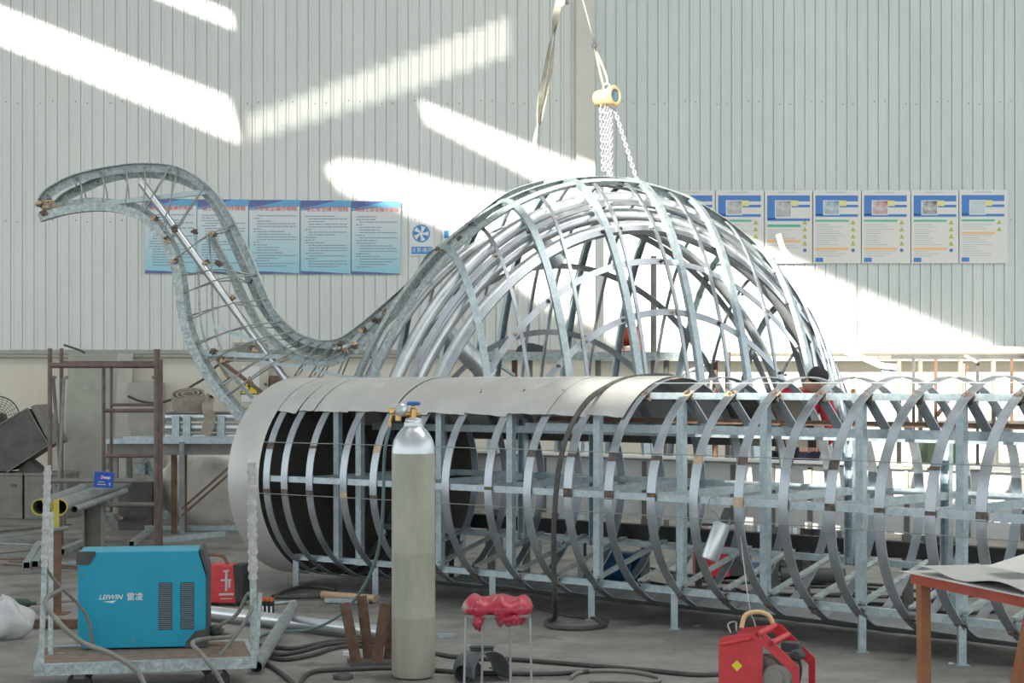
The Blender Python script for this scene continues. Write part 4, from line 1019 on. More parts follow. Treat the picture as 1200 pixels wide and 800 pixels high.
tag(MB().box(ground(407, 768) + Z_ * .012, (.045, .03, .024)).build('small_box', M['white'], bevel=.002), 'tiny white box on the floor left of the rusty bracket', 'box')
tag(MB().lathe([(.045, 0), (.05, .005), (.05, .02), (.035, .026), (.03, .02)], ground(402, 795), None, 22).build('steel_ring', M['darksteel'], smooth=40), 'dark round metal disc on the floor in front of the rusty bracket', 'disc')
# cables on the floor
cable('floor_cable', [gp(303, 762), gp(322, 769), gp(350, 766), gp(385, 757), gp(420, 755), gp(470, 757), gp(520, 770), gp(560, 774), gp(600, 775), (gp(640, 778)), gp(700, 783), gp(760, 788), gp(815, 793), gp(850, 792)], .012, 'black cable running along the floor past the cylinder to the red feeder')
cable('floor_cable', [gp(303, 766), gp(330, 775), gp(365, 770), gp(400, 760), gp(450, 760)], .012, 'black cable lowest of the bundle right of the trolley')
cable('floor_cable', [gp(304, 758), gp(340, 762), gp(370, 757), gp(400, 752), gp(450, 752)], .011, 'black cable topmost of the bundle right of the trolley')
cable('floor_cable', [gp(308, 777), gp(325, 788), gp(340, 800), gp(350, 812)], .012, 'black cable running diagonally out of the picture beside the trolley')
cable('floor_cable', [gp(352, 805), gp(357, 795), gp(370, 789), gp(400, 787), gp(460, 785), gp(510, 788), gp(560, 791), gp(640, 792), gp(690, 789)], .012, 'dark cable curving from the picture edge past the cylinder foot')
cable('floor_cable', [gp(668, 797), gp(680, 790), gp(712, 788), gp(745, 790), gp(772, 796), gp(765, 802), gp(720, 801), gp(690, 801)], .010, 'loop of grey cable on the floor left of the red feeder', 'greysteel')
cable('floor_cable', [gp(320, 702, .02), gp(340, 694, .02), gp(365, 690, .02), gp(392, 694, .02), gp(383, 701, .02), gp(350, 703, .02), gp(322, 703, .02)], .014, 'black cable loop on the floor under the left end of the frame')
cable('floor_cable', [gp(628, 712), gp(660, 722), gp(700, 727), gp(712, 731)], .010, 'thin dark cable leading to the coil under the draped cable')
rg = random.Random(5)
for k in range(14):
    y = rg.uniform(672, 735); x = rg.uniform(700, 1080)
    if y > 690 and x < 900: y -= 25
    P = [gp(x + i * rg.uniform(28, 50), y + rg.uniform(-3, 5) + i * 2.2) for i in range(6)]
    cable('floor_cable', P, .011, 'dark cable snaking on the floor beneath the cylindrical frame', group='cables under the frame')
# small flakes of rubbish
for k in range(16):
    x, y = rg.uniform(300, 1150), rg.uniform(700, 795)
    p = ground(x, y)
    if p.y < 1: continue
    tag(MB().box(p + Z_ * .004, (rg.uniform(.01, .04), rg.uniform(.008, .02), .008), Matrix.Rotation(rg.uniform(0, 3), 3, 'Z')).build('metal_scrap', M[rg.choice(['galv', 'greysteel', 'white', 'rust'])]), 'tiny scrap of metal on the concrete floor', 'scrap', 'scraps on the floor')

# ------------------------------------------------------------------ things seen through the frame
k0 = ground(738, 684)
BU = thing('blue_bucket', 'blue plastic bucket lying on its side, seen through the frame', 'bucket', tuple(k0))
o_ = k0 + Vector((-.10, .05, .125)); MB().hollow(o_ + Vector((.16, -.12, .0)), o_ + Vector((-.06, .12, 0)), .122, .115, 26).build('body', M['bucket'], BU, smooth=40)
MB().tube([o_ + Vector((.16, -.12, 0)) + (Vector((.6, .8, 0)) * math.cos(a) + Z_ * math.sin(a)) * .125 for a in np.linspace(0, 2 * math.pi, 26)], .008, 6).build('rim', M['bucket'], BU)
k1 = ground(838, 678)
RB = thing('red_power_source', 'red and black welding power source standing behind the frame under the white trough', 'welding machine', tuple(k1))
MB().box(k1 + Vector((-.02, .1, .19)), (.24, .34, .34)).build('casing', M['redm'], RB, bevel=.006)
MB().box(k1 + Vector((.18, .1, .19)), (.17, .33, .33)).build('front_panel', M['charcoal'], RB, bevel=.01)
MB().box(k1 + Vector((.16, -.07, .27)), (.07, .004, .05)).build('label_plate', M['pgrey'], RB)
MB().tube([k1 + Vector((-.1, .1, .36)), k1 + Vector((-.09, .1, .40)), k1 + Vector((.06, .1, .40)), k1 + Vector((.07, .1, .36))], .01, 8).build('handle', M['black'], RB)
for dx in (-.1, .2): MB().box(k1 + Vector((dx, .1, .012)), (.04, .28, .024)).build('foot', M['black'], RB)
k2 = ground(955, 686)
tag(MB().tube([k2 + Vector((-.24, .05, .065)), k2 + Vector((.22, .0, .065))], .062, 20).build('dark_roller', M['charcoal'], smooth=40), 'dark grey roller lying on the floor behind the frame right of the red power source', 'roller')
k3 = ground(886, 674)
tag(MB().box(k3 + Z_ * .08, (.30, .12, .06), Matrix.Rotation(R(12), 3, 'Z')).box(k3 + Z_ * .025, (.22, .09, .05)).build('blue_toolbox', mat('blue_grey_paint', (.08, .16, .26), (.12, .2, .3), .5), bevel=.008), 'flat blue tool case on the floor behind the frame, above the dark roller', 'tool case')
# ------------------------------------------------------------------ back left: scaffold, stand, cabinets, racks
Ys = 15.4
def mt_(px, py, Y=Ys): return at(px, py, Y)
SF = thing('scaffold', 'brown scaffold frame with ladder rungs standing in front of the leaning grey plate', 'scaffold', (at(120, 600, Ys).x, Ys, 0))
def pv(px, y0, Y=Ys, r_=.034, m='brownpaint', name='post', par=None, y1=None, parent=SF):
    p = at(px, y0, Y); z1 = 0 if y1 is None else at(px, y1, Y).z
    return MB().tube([Vector((p.x, p.y, z1)), p], r_, 12).build(name, M[m], parent, smooth=40)
pv(58.5, 408, Ys - .3, .021); pv(72, 408, Ys + .1, .019); pv(184, 409, Ys - .3, .028); pv(188, 421, Ys + .1, .022)
pv(121.5, 430, Ys, .017, y1=600); pv(130.5, 430, Ys + .15, .015, y1=600)
def hb(x0, x1, py, Y=Ys, r_=.022, m='brownpaint', py1=None, name='rung', parent=SF):
    return MB().tube([at(x0, py, Y), at(x1, py if py1 is None else py1, Y)], r_, 10).build(name, M[m], parent, smooth=40)
hb(58, 184, 428, Ys - .3, .026, name='top_rail'); hb(72, 188, 425, Ys + .1, .018, name='top_rail')
hb(122, 184, 481, Ys - .1, .018); hb(130, 188, 474, Ys + .12, .014); hb(122, 184, 534, Ys - .1, .018)
hb(58, 184, 563, Ys - .3, .022, 'greysteel'); hb(70, 184, 591, Ys - .3, .022, 'greysteel')
MB().tube([at(62, 440, Ys - .2), at(76, 620, Ys - .1)], .017, 10).build('brace', M['greysteel'], SF, smooth=40)
MB().tube([at(75, 443, Ys - .2), at(66, 640, Ys - .2)], .013, 10).build('brace', M['bluegrey_pipe'], SF, smooth=40)
for px in (62, 76, 178): MB().tube([at(px, 442, Ys - .34), at(px + 4, 442, Ys - .34)], .012, 8).build('pin', M['greysteel'], SF)

# pipes with yellow ends on a stand
PS = thing('pipe_stand', 'thick dark steel stand leg under the pipes with yellow ends', 'stand', tuple(ground(110, 652)))
b_ = ground(110, 652); zt = at(110, 588, b_.y).z
MB().box2((b_.x - .105, b_.y - .02, 0), (b_.x + .09, b_.y + .10, .012)).build('base_plate', M['greysteel'], PS)
MB().sweep([b_, Vector((b_.x, b_.y, zt))], chan(.16, .10, .01), Vector((0, 1, 0))).build('leg', M['greysteel'], PS)
MB().box2((b_.x - .45, b_.y - .02, zt - .03), (b_.x + .28, b_.y + .03, zt)).build('cross_bar', M['greysteel'], PS)
MB().box2((b_.x - .43, b_.y - .015, 0), (b_.x - .39, b_.y + .025, zt - .03)).build('leg', M['rust'], PS)
pr = .062
def ypipe(px, py, rr, label, m, Y0=13.0, dx=76, dy=-8, Y1=16.2, end='yellow'):
    a = at(px, py, Y0); b2 = at(px + dx, py + dy, Y1); d = (b2 - a); d.z = 0; b2 = a + d
    t = thing('steel_pipe', label, 'pipe', tuple(a)); MB().hollow(a, b2, rr, rr * .88, 26).build('tube', M[m], t, smooth=40)
    if end: MB().hollow(a - d.normalized() * .004, a + d.normalized() * .03, rr * 1.03, rr * .87, 26).build('painted_end', M[end], t, smooth=40)
    return a, b2
zc_ = zt + pr + .001
def zpx(Y, z): return HZ - F * (z - CAMZ) / Y
ypipe(69.5, zpx(13.0, zc_), pr, 'grey pipe with yellow painted mouth resting on the stand, beneath the blue box', 'bluegrey_pipe')
ypipe(46.5, zpx(13.0, zc_), pr, 'grey pipe with yellow painted mouth partly hidden behind the dusty trolley upright', 'bluegrey_pipe')
ypipe(87, zpx(13.2, zt + .03), .028, 'thin grey pipe lying on the stand beside the yellow-mouthed pipe', 'bluegrey_pipe', 13.2, 60, -6, 15.5, None)
# blue carton on the pipes
bb = at(122, zpx(14.3, zc_ + pr * 1.0), 14.3); rx = Matrix.Rotation(R(8), 3, 'Z') @ Matrix.Rotation(R(3), 3, 'Y')
BC = thing('blue_carton', 'small bright blue carton with white print standing on the grey pipes', 'box', tuple(bb))
MB().box(bb + Z_ * .075, (.155, .07, .13), rx).build('carton', mat('carton_blue', (.01, .07, .42), (.015, .09, .48), .45), BC)
uu, vv_, ww_ = rx @ Vector((1, 0, 0)), rx @ Vector((0, 0, 1)), rx @ Vector((0, -1, 0))
o_ = bb + Z_ * .075 + ww_ * .036
MB().text('Deep', o_ + uu * .012 + vv_ * .022, .036, uu, vv_, bold=.001, shear=.2).build('lettering', M['white'], BC)
mb = MB(); mb.prism([(-.045, -.02), (.01, -.02), (.01, -.014), (-.045, -.014)], o_, uu, vv_, ww_ * .001); mb.prism([(-.05, -.042), (.02, -.042), (.02, -.034), (-.05, -.034)], o_, uu, vv_, ww_ * .001); mb.prism([(.045, -.045), (.057, -.045), (.057, -.02), (.045, -.02)], o_, uu, vv_, ww_ * .001)
mb.build('printed_marks', M['pgrey'], BC)
MB().prism([(-.035, .015), (-.02, .03), (-.01, .015)], o_, uu, vv_, ww_ * .001).build('red_mark', M['pred'], BC)
# post with yellow upper part
yp = ground(67, 719)
YP = thing('angle_post', 'upright rusty angle post with yellow upper part between trolley and scaffold', 'post', tuple(yp))
zy = at(67, 622, yp.y).z; zz_ = at(67, 585, yp.y).z
MB().sweep([yp, Vector((yp.x, yp.y, zy))], ell(.065, .05, .006), Vector((0, -1, 0))).build('rusty_section', M['rust'], YP)
MB().sweep([Vector((yp.x, yp.y, zy)), Vector((yp.x, yp.y, zz_))], ell(.036, .05, .006), Vector((0, -1, 0))).build('yellow_section', M['yellow'], YP)
MB().tube([at(62, 621, yp.y - .05), at(80, 618, yp.y - .05)], .014, 8).build('bolt', M['greysteel'], YP)
MB().box(yp + Z_ * .004, (.14, .14, .008)).build('base_plate', M['rust'], YP)

# cabinets, tilted box, fan
for (x0, x1, lab) in ((-22, 26, 'grey steel box against the wall at the left picture edge'), (28.5, 78, 'grey steel box against the wall, second from the left picture edge')):
    a, b_ = ground(x0, 608), ground(x1, 608); zt = at(x0, 557, a.y).z
    t = thing('steel_box', lab, 'box', tuple((a + b_) / 2))
    MB().box2((a.x, a.y, 0), (b_.x, a.y + .55, zt)).build('body', M['greysteel'], t, bevel=.008)
    MB().box2((a.x - .005, a.y - .008, zt), (b_.x + .005, a.y + .56, zt + .025)).build('lid', M['greysteel'], t)
    MB().box2((b_.x - .12, a.y - .02, zt - .12), (b_.x - .06, a.y, zt - .09)).build('latch', M['darksteel'], t)
Yt = 18.7
TB = thing('tilted_hood', 'dark square steel hood tilted on its corner on top of the left steel boxes', 'hood', tuple(at(25, 545, Yt)))
MB().prism([(at(x, y, Yt).x, at(x, y, Yt).z) for x, y in ((-12, 505), (32, 479), (56, 521), (8, 552), (-12, 552))], (0, Yt, 0), (1, 0, 0), Z_, (0, .5, 0)).build('body', M['darksteel'], TB)
mb = MB(); e1 = [at(x, y, Yt - .004) for x, y in ((32, 479), (56, 521))]
MB().sweep([at(-12, 504, Yt), at(32, 478, Yt), at(57, 521, Yt), at(8, 553, Yt)], rect(.012, .03), Vector((0, 1, 0))).build('rim', M['greysteel'], TB)
MB().prism([(at(x, y, Yt).x, at(x, y, Yt).z) for x, y in ((35, 476), (41, 474), (66, 518), (58, 522))], (0, Yt + .03, 0), (1, 0, 0), Z_, (0, .5, 0)).build('side', M['greysteel'], TB)
MB().prism([(at(x, y, Yt).x, at(x, y, Yt).z) for x, y in ((14, 556), (30, 540), (50, 556))], (0, Yt + .1, 0), (1, 0, 0), Z_, (0, .3, 0)).build('wedge', M['darksteel'], TB)
fc = at(-3, 490, 19.5)
FN = thing('floor_fan', 'wire guard of a big round fan cut by the left picture edge', 'fan', (fc.x, fc.y, 0))
mb = MB()
for rr in np.linspace(.03, .25, 9): mb.tube([fc + Vector((math.cos(a), 0, math.sin(a))) * rr for a in np.linspace(0, 2 * math.pi, 33)[:-1]], .003, 5, closed=True)
for a in np.linspace(0, 2 * math.pi, 25)[:-1]: mb.tube([fc + Vector((math.cos(a), 0, math.sin(a))) * .03, fc + Vector((math.cos(a), 0, math.sin(a))) * .25], .003, 5)
mb.build('wire_guard', M['darksteel'], FN)
mb = MB().tube([fc + Vector((math.cos(a), .06, math.sin(a))) * .25 for a in np.linspace(0, 2 * math.pi, 33)[:-1]], .008, 6, closed=True); mb.build('guard_rim', M['darksteel'], FN)
mb = MB().lathe([(.04, 0), (.06, .02), (.06, .16), (.03, .18)], fc + Vector((0, .03, 0)), (0, 1, 0), 18); mb.build('motor', M['darksteel'], FN, smooth=40)
MB().tube([fc + Vector((0, .15, 0)), Vector((fc.x, fc.y + .15, .03))], .02, 10).build('pole', M['darksteel'], FN)
MB().lathe([(.20, 0), (.20, .02), (.05, .035)], (fc.x, fc.y + .15, 0), None, 22).build('base', M['darksteel'], FN)
MB().box(fc + Vector((.22, -.02, .02)), (.05, .02, .05)).build('clip', M['black'], FN)

# big leaning grey plate, wall pieces
gp_ = thing('leaning_plate', 'tall scratched grey-green steel plate leaning on the wall behind the scaffold frame', 'steel plate', (at(100, 560, 19.9).x, 19.9, 0))
mb = MB(); x0, x1 = at(75, 0, 19.9).x, at(152, 0, 19.9).x
mb.add([(x0, 19.85, 0), (x1, 19.85, 0), (x1, 20.1, 1.83), (x0, 20.1, 1.83), (x0, 19.87, 0), (x1, 19.87, 0), (x1, 20.12, 1.83), (x0, 20.12, 1.83)], [(0, 1, 2, 3), (7, 6, 5, 4), (0, 4, 5, 1), (1, 5, 6, 2), (2, 6, 7, 3), (3, 7, 4, 0)])
mb.build('plate', mat('scratched_plate', (.33, .34, .29), (.44, .45, .39), .6, .1, 3, c3=(.46, .46, .42), s3=4, t3=.60), gp_)
MB().sweep([Vector((x1 - .09, 19.83, 0)), Vector((x1 - .09, 20.08, 1.83))], rect(.18, .02), Vector((0, 1, 0))).build('edge_strip', mat('plate_edge', (.42, .41, .37), (.5, .49, .44), .6), gp_)
a, b_ = at(156, 452, 20.2), at(192, 512, 20.2)
tag(MB().box2((a.x, 19.95, b_.z - 1.0 * 0), (b_.x, 20.3, at(0, 448, 20).z)).box2((a.x, 19.95, 0), (b_.x, 20.3, b_.z)).build('wall_cabinet', M['greybox']), 'plain grey cabinet standing at the wall behind the scaffold rungs', 'cabinet')

# workbench and rack behind it
WB = thing('workbench', 'long galvanised steel workbench with brown and blue-grey legs behind the scaffold frame', 'workbench', (at(200, 600, 16.6).x, 16.6, 0))
Yb = 16.6
zb2 = at(0, 515, Yb).z
xa, xb = at(124, 0, Yb).x, at(300, 0, Yb).x
MB().box2((xa, Yb, zb2 - .04), (xb, Yb + .05, zb2 + .01)).build('front_rail', M['galv'], WB)
MB().box2((xa, Yb + .75, zb2 - .04), (xb, Yb + .8, zb2 + .01)).build('back_rail', M['galv'], WB)
MB().box2((xa, Yb + .05, zb2 - .15), (xb, Yb + .75, zb2 - .035)).build('bed', M['greysteel'], WB)
for px, m, w_, dy in ((201, 'rust', .05, .1), (209, 'rust', .04, .3), (213.5, 'bluegrey_pipe', .045, -.03), (132, 'greysteel', .05, .1), (296, 'galv', .04, .1), (132, 'greysteel', .05, .7), (290, 'greysteel', .05, .7)):
    x = at(px, 0, Yb).x; MB().box2((x - w_ / 2, Yb + dy, 0), (x + w_ / 2, Yb + dy + w_, zb2 - .02)).build('leg', M[m], WB)
for q in (0, 8): MB().bar(at(213, 596 + q, 16.3), at(268, 548 + q, 16.3), .028, .02, Z_).build('diagonal_brace', M['rust'], WB)
RK = thing('pipe_rack', 'rack of horizontal galvanised pipes behind the workbench under the coiled hose', 'rack', (at(230, 600, 18.6).x, 18.6, 0))
for k, py in enumerate((488.5, 501, 512)):
    MB().tube([at(194, py, 18.6), at(310, py, 18.6)], .045, 12).build('pipe', M['pipe'], RK, smooth=40)
for px in (206, 219, 259):
    p = at(px, 487, 18.5); MB().box2((p.x - .04, 18.48, 0), (p.x + .04, 18.54, p.z)).build('upright', M['galv'], RK)
MB().box2((at(194, 0, 18.6).x, 18.56, at(0, 484, 18.6).z), (at(312, 0, 18.6).x, 19.0, at(0, 482.5, 18.6).z)).build('shelf', M['greysteel'], RK)
MB().box2((at(194, 0, 18.6).x, 18.56, at(0, 525, 18.6).z), (at(312, 0, 18.6).x, 19.0, at(0, 523, 18.6).z)).build('shelf', M['greysteel'], RK)
hc_ = at(222, 482.5, 18.75); HR = thing('coiled_fire_hose', 'grey-brown canvas hose rolled flat on top of the pipe rack', 'hose', tuple(hc_))
RT = Matrix.Rotation(R(20), 3, 'X')
sp3 = [hc_ + Vector((0, 0, .13)) + RT @ Vector((math.cos(a) * (.05 + .0085 * a), math.sin(a) * (.05 + .0085 * a), 0)) for a in np.linspace(0, 6 * math.pi, 110)]
MB().sweep(sp3, rect(.016, .17) if False else rect(.16, .019), [(p - hc_ - Z_ * .13).normalized() for p in sp3]).build('roll', M['firehose'], HR, smooth=50)
e_ = sp3[-1]
tl = crom([e_, e_ + Vector((.01, -.03, -.01)), at(243, 477, 18.42), at(246, 492, 18.42), at(240, 510, 18.42)], 6)
MB().sweep(tl, rect(.12, .014), Vector((.1, -1, .1))).build('loose_end', M['firehose'], HR, smooth=50)
# pale sack
sc = ground(238, 617); tag(MB().blob(Vector((sc.x, 17.7, .38)), (1.05, .7, .80), .16, 30, 20, 0, 12).build('pale_sack', M['sackcloth'], smooth=60), 'large pale dusty sack on the floor below the workbench', 'sack')
# cluster behind scaffold: wheel guard, box, strut
OB = thing('bench_grinder', 'dusty grinder-like machine with curved guard standing behind the scaffold rungs', 'machine', (at(155, 600, 17).x, 17.3, 0))
c_ = at(143, 545, 17.3)
MB().sweep([c_ + Vector((math.cos(a) * .14, 0, math.sin(a) * .24)) for a in np.linspace(R(40), R(190), 20)], rect(.10, .03), Vector((1, 0, 0))).build('curved_guard', M['greysteel'], OB, smooth=40)
MB().box(at(165, 549, 17.3), (.11, .12, .12)).build('motor_box', M['galv_dull'], OB, bevel=.006); MB().box(at(150, 545, 17.35), (.045, .1, .12)).build('switch_box', M['creambox'], OB)
MB().bar(at(170, 537, 17.35), at(184, 572, 17.3), .07, .04, Vector((0, -1, 0))).build('strut', M['galv_dull'], OB)
MB().box2((at(135, 0, 17.3).x, 17.2, 0), (at(180, 0, 17.3).x, 17.6, at(0, 562, 17.3).z)).build('pedestal', M['darksteel'], OB)
# strap bundle on floor
cable('webbing_sling', [at(134, 590, 16.2), at(137, 606, 15.9), gp(146, 613, .05), gp(160, 617, .03), gp(182, 619, .02)], .024, 'brown webbing sling hanging from the stand and trailing on the floor', 'firehose', 'sling')
# electric cabinet with warning sticker, junction box
a, b_ = at(270, 478, 20.2), at(316, 424, 20.2)
EC = thing('electric_cabinet', 'cream electric cabinet with a yellow lightning warning triangle, behind the neck frame', 'electric cabinet', (a.x, 20.2, a.z))
MB().box2((a.x, 20.12, a.z), (b_.x, 20.37, b_.z)).build('body', M['creambox'], EC, bevel=.006)
s1, s2 = at(283, 471, 20.11), at(304, 429, 20.11)
MB().box2((s1.x, 20.118, s1.z), (s2.x, 20.11, s2.z)).build('white_sticker', M['white'], EC)
tx = at(292.5, 452, 20.105); hw = .112
MB().prism([(-hw, -.10), (hw, -.10), (0, .12)], tx, (1, 0, 0), Z_, (0, -.002, 0)).build('triangle_border', M['ink'], EC)
MB().prism([(-hw * .86, -.09), (hw * .86, -.09), (0, .10)], tx + Vector((0, -.002, 0)), (1, 0, 0), Z_, (0, -.002, 0)).build('warning_triangle', M['signyellow'], EC)
MB().prism([(.01, .06), (-.035, -.01), (-.005, -.01), (-.02, -.07), (.03, .01), (.0, .012)], tx + Vector((0, -.004, 0)), (1, 0, 0), Z_, (0, -.002, 0)).build('lightning_symbol', M['ink'], EC)
MB().lathe([(.012, 0), (.016, .01)], at(311, 450, 20.11), (0, -1, 0), 12).build('lock', M['darksteel'], EC)
a, b_ = at(274, 424, 20.2), at(311, 401, 20.2)
JB = thing('junction_box', 'flat grey junction box on the wall above the cream electric cabinet', 'junction box', (a.x, 20.2, a.z))
MB().box2((a.x, 20.2, a.z), (b_.x, 20.37, b_.z)).build('body', M['greybox'], JB, bevel=.006)
MB().box2((a.x + .03, 20.19, a.z + .03), (b_.x - .03, 20.2, b_.z - .03)).build('cover', M['greysteel'], JB)
tag(MB().box2((at(316, 0, 20).x, 20.0, at(0, 478, 20).z), (at(334, 0, 20).x, 20.37, at(0, 440, 20).z)).build('brown_box', M['rust'], bevel=.006), 'dark brown box on the wall right of the cream electric cabinet', 'box')
cable('wall_cable', [at(75, 404, 20.2), at(97, 412, 20.15), at(100, 420, 20.2)], .012, 'short black cable drooping from the wall ledge above the leaning plate')
cable('wall_cable', [at(150, 464, 19.8), at(165, 470, 19.8), at(185, 472, 19.8), at(205, 466, 19.8), at(225, 452, 19.9), at(240, 443, 20.0), at(250, 432, 20.1), at(262, 424, 20.2), at(272, 424, 20.25)], .014, 'brown cable sagging along the wall from the cabinet to the junction box')

# ------------------------------------------------------------------ scaffold platform under the dome, reel, cloth
Yp = 17.6; zp = at(0, 413, Yp).z
PF = thing('scaffold_platform', 'scaffold platform of grey planks on brown posts, seen through the dome', 'scaffold', (at(720, 600, Yp).x, Yp, 0))
MB().box2((at(572, 0, Yp).x, Yp, zp - .05), (at(848, 0, Yp).x, Yp + .5, zp)).build('plank', M['greysteel'], PF)
MB().box2((at(572, 0, Yp).x, Yp - .03, zp - .08), (at(848, 0, Yp).x, Yp - .005, zp + .005)).build('edge_board', M['galv_dull'], PF)
for px, m, top in ((603, 'rust', 413), (621, 'greysteel', 413), (701, 'greysteel', 413), (766, 'greysteel', 300), (781, 'greysteel', 413), (798, 'galv_dull', 413), (838, 'rust', 413), (853, 'brownpaint', 412)):
    p = at(px, top, Yp + (.1 if px < 850 else -.1)); MB().tube([Vector((p.x, p.y, 0)), p], .03, 10).build('post', M[m], PF, smooth=40)
for px in (640, 672): pass
MB().tube([at(766, 452, Yp), at(848, 418, Yp)], .02, 8).build('brace', M['galv_dull'], PF)
MB().tube([at(603, 440, Yp), at(570, 418, Yp)], .02, 8).build('brace', M['galv_dull'], PF)
rc = at(741, 398, Yp + .25); rc.z = zp + .175
CR = thing('cable_reel', 'red cable reel standing on the scaffold platform inside the dome', 'cable reel', (rc.x, rc.y, zp))
axr = Vector((1, -.22, 0)).normalized()
MB().lathe([(.02, 0), (.17, .0), (.17, .012), (.02, .012)], rc + axr * .07, axr, 26).build('flange', M['copper'], CR, smooth=40)
MB().lathe([(.02, 0), (.15, .0), (.15, .01), (.02, .01)], rc - axr * .09, axr, 26).build('flange', M['copper'], CR, smooth=40)
MB().lathe([(.09, -.09), (.10, -.08), (.10, .07), (.09, .07)], rc, axr, 24).build('wound_cable', M['copper'], CR, smooth=40)
MB().tube([rc - axr * .13, rc + axr * .12], .014, 10).build('axle', M['greysteel'], CR)
MB().box2((rc.x - .14, rc.y - .06, zp), (rc.x + .12, rc.y + .06, zp + .02)).build('stand', M['copper'], CR)
tag(MB().add([at(x, y, Yp + .1 + d) for d in (0, .3) for x, y in ((604, 412), (607, 406), (614, 401.5), (624, 402), (636, 405), (641, 408), (638, 412.2))], [tuple(range(7)), tuple(range(13, 6, -1))] + [(i, (i + 1) % 7, 7 + (i + 1) % 7, 7 + i) for i in range(7)]).build('black_bundle', M['charcoal']), 'low black cloth bundle lying on the scaffold platform inside the dome', 'bundle')
# right-hand rack against the wall
Yr = 18.6; zr = at(0, 417, Yr).z
RR = thing('storage_rack', 'long brown steel rack along the bright wall at the right', 'rack', (at(1120, 600, Yr).x, Yr, 0))
MB().box2((at(1046, 0, Yr).x, Yr, zr - .03), (at(1290, 0, Yr).x, Yr + .06, zr + .015)).build('top_rail', M['darksteel'], RR)
MB().box2((at(1046, 0, Yr).x, Yr + .7, zr - .03), (at(1290, 0, Yr).x, Yr + .76, zr + .015)).build('top_rail', M['greysteel'], RR)
for px in (1071, 1097, 1146, 1186, 1230):
    p = at(px, 417, Yr); MB().box2((p.x - .015, Yr, 0), (p.x + .015, Yr + .03, zr - .03)).build('post', M['rust'] if px in (1097, 1186) else M['darksteel'], RR)
    MB().box2((p.x - .022, Yr + .7, 0), (p.x + .022, Yr + .744, zr - .03)).build('post', M['greysteel'], RR)
MB().bar(at(1131, 417, Yr - .02), at(1145, 424, Yr - .02), .05, .03, Z_).build('corner_brace', M['beige'], RR)
MB().bar(at(1098, 487, Yr - .02), at(1112, 468, Yr - .02), .04, .03, Vector((0, -1, 0))).build('corner_brace', M['rust'], RR)
MB().box2((at(1046, 0, Yr).x, Yr, at(0, 468, Yr).z), (at(1290, 0, Yr).x, Yr + .7, at(0, 465, Yr).z)).build('shelf', M['beige'], RR)
p = at(1131, 442, Yr - .3); PP = thing('burner_post', 'single dark post with a small rusty pennant-like plate near the bright wall at the right', 'post', (p.x, p.y, 0))
MB().tube([Vector((p.x, p.y, 0)), at(1130, 426, Yr - .3)], .022, 8).build('post', M['greysteel'], PP)
MB().prism([(0, 0), (.05, -.02), (.01, -.09), (0, -.09)], at(1131, 427, Yr - .33), (1, 0, 0), Z_, (0, -.008, 0)).build('plate', M['rust'], PP)
# white gas bottle and pale panels between dome and rack
wd = Vector((at(1000, 0, 16.9).x, 16.9, 0)); WD = thing('white_gas_bottle', 'white gas bottle standing behind the frame right of the person', 'gas cylinder', tuple(wd))
MB().lathe([(.11, 0), (.125, .02), (.125, 1.22), (.11, 1.27), (.06, 1.33), (.03, 1.34), (.03, 1.37)], wd, None, 26).build('body', M['white'], WD, smooth=40)
MB().lathe([(.02, 1.37), (.025, 1.38), (.025, 1.41), (.01, 1.42)], wd, None, 12).build('valve', M['brass'], WD)
gb = Vector((at(1105, 0, 15.6).x, 15.6, 0)); tag(MB().box(gb + Z_ * .5, (.36, .3, .95)).box(gb + Vector((0, 0, 1.0)), (.32, .25, .06)).build('green_cabinet', M['green'], bevel=.01), 'green cabinet behind the trough at the right', 'cabinet')

# ------------------------------------------------------------------ person behind the frame
Yq = 13.4; qx = at(931, 0, Yq).x
PE = thing('person', 'person in a red jacket and dark trousers standing behind the frame, head bowed', 'person', (qx, Yq, 0))
def skinned(name, verts, edges, rad, m, parent, sub=2):
    me = bpy.data.meshes.new(name); me.from_pydata([tuple(v) for v in verts], edges, []); ob = bpy.data.objects.new(name, me); C.objects.link(ob)
    sk = ob.modifiers.new('s', 'SKIN'); sk.use_smooth_shade = True
    for i, rr in enumerate(rad): me.skin_vertices[0].data[i].radius = (rr if isinstance(rr, tuple) else (rr, rr))
    me.skin_vertices[0].data[0].use_root = True
    ss_ = ob.modifiers.new('d', 'SUBSURF'); ss_.levels = sub; ss_.render_levels = sub
    bpy.context.view_layer.update()
    m2 = bpy.data.meshes.new_from_object(ob.evaluated_get(bpy.context.evaluated_depsgraph_get())); bpy.data.objects.remove(ob)
    m2.materials.clear(); m2.materials.append(M[m] if isinstance(m, str) else m)
    for p_ in m2.polygons: p_.use_smooth = True
    o = bpy.data.objects.new(name, m2); C.objects.link(o); o.parent = parent; return o
# local coordinates, facing the camera and turned a little to the right, leaning forward
B = {'pel': (0, 0, .93), 'sp': (.0, -.03, 1.12), 'ch': (.03, -.08, 1.30), 'nk': (.08, -.13, 1.41), 'hd': (.14, -.19, 1.47), 'tp': (.16, -.21, 1.53),
     'sL': (.20, -.10, 1.36), 'eL': (.27, -.22, 1.12), 'wL': (.16, -.42, 1.02), 'hL': (.12, -.48, 1.0), 'sR': (-.15, -.06, 1.36), 'eR': (-.22, -.18, 1.10), 'wR': (-.06, -.40, 1.02), 'hR': (-.02, -.47, 1.0),
     'kL': (.13, -.05, .50), 'aL': (.13, .02, .09), 'tL': (.14, -.15, .04), 'kR': (-.11, -.04, .50), 'aR': (-.12, .02, .09), 'tR': (-.13, -.15, .04), 'hpL': (.09, 0, .86), 'hpR': (-.09, 0, .86)}
nm_ = list(B); ix = {k: i for i, k in enumerate(nm_)}
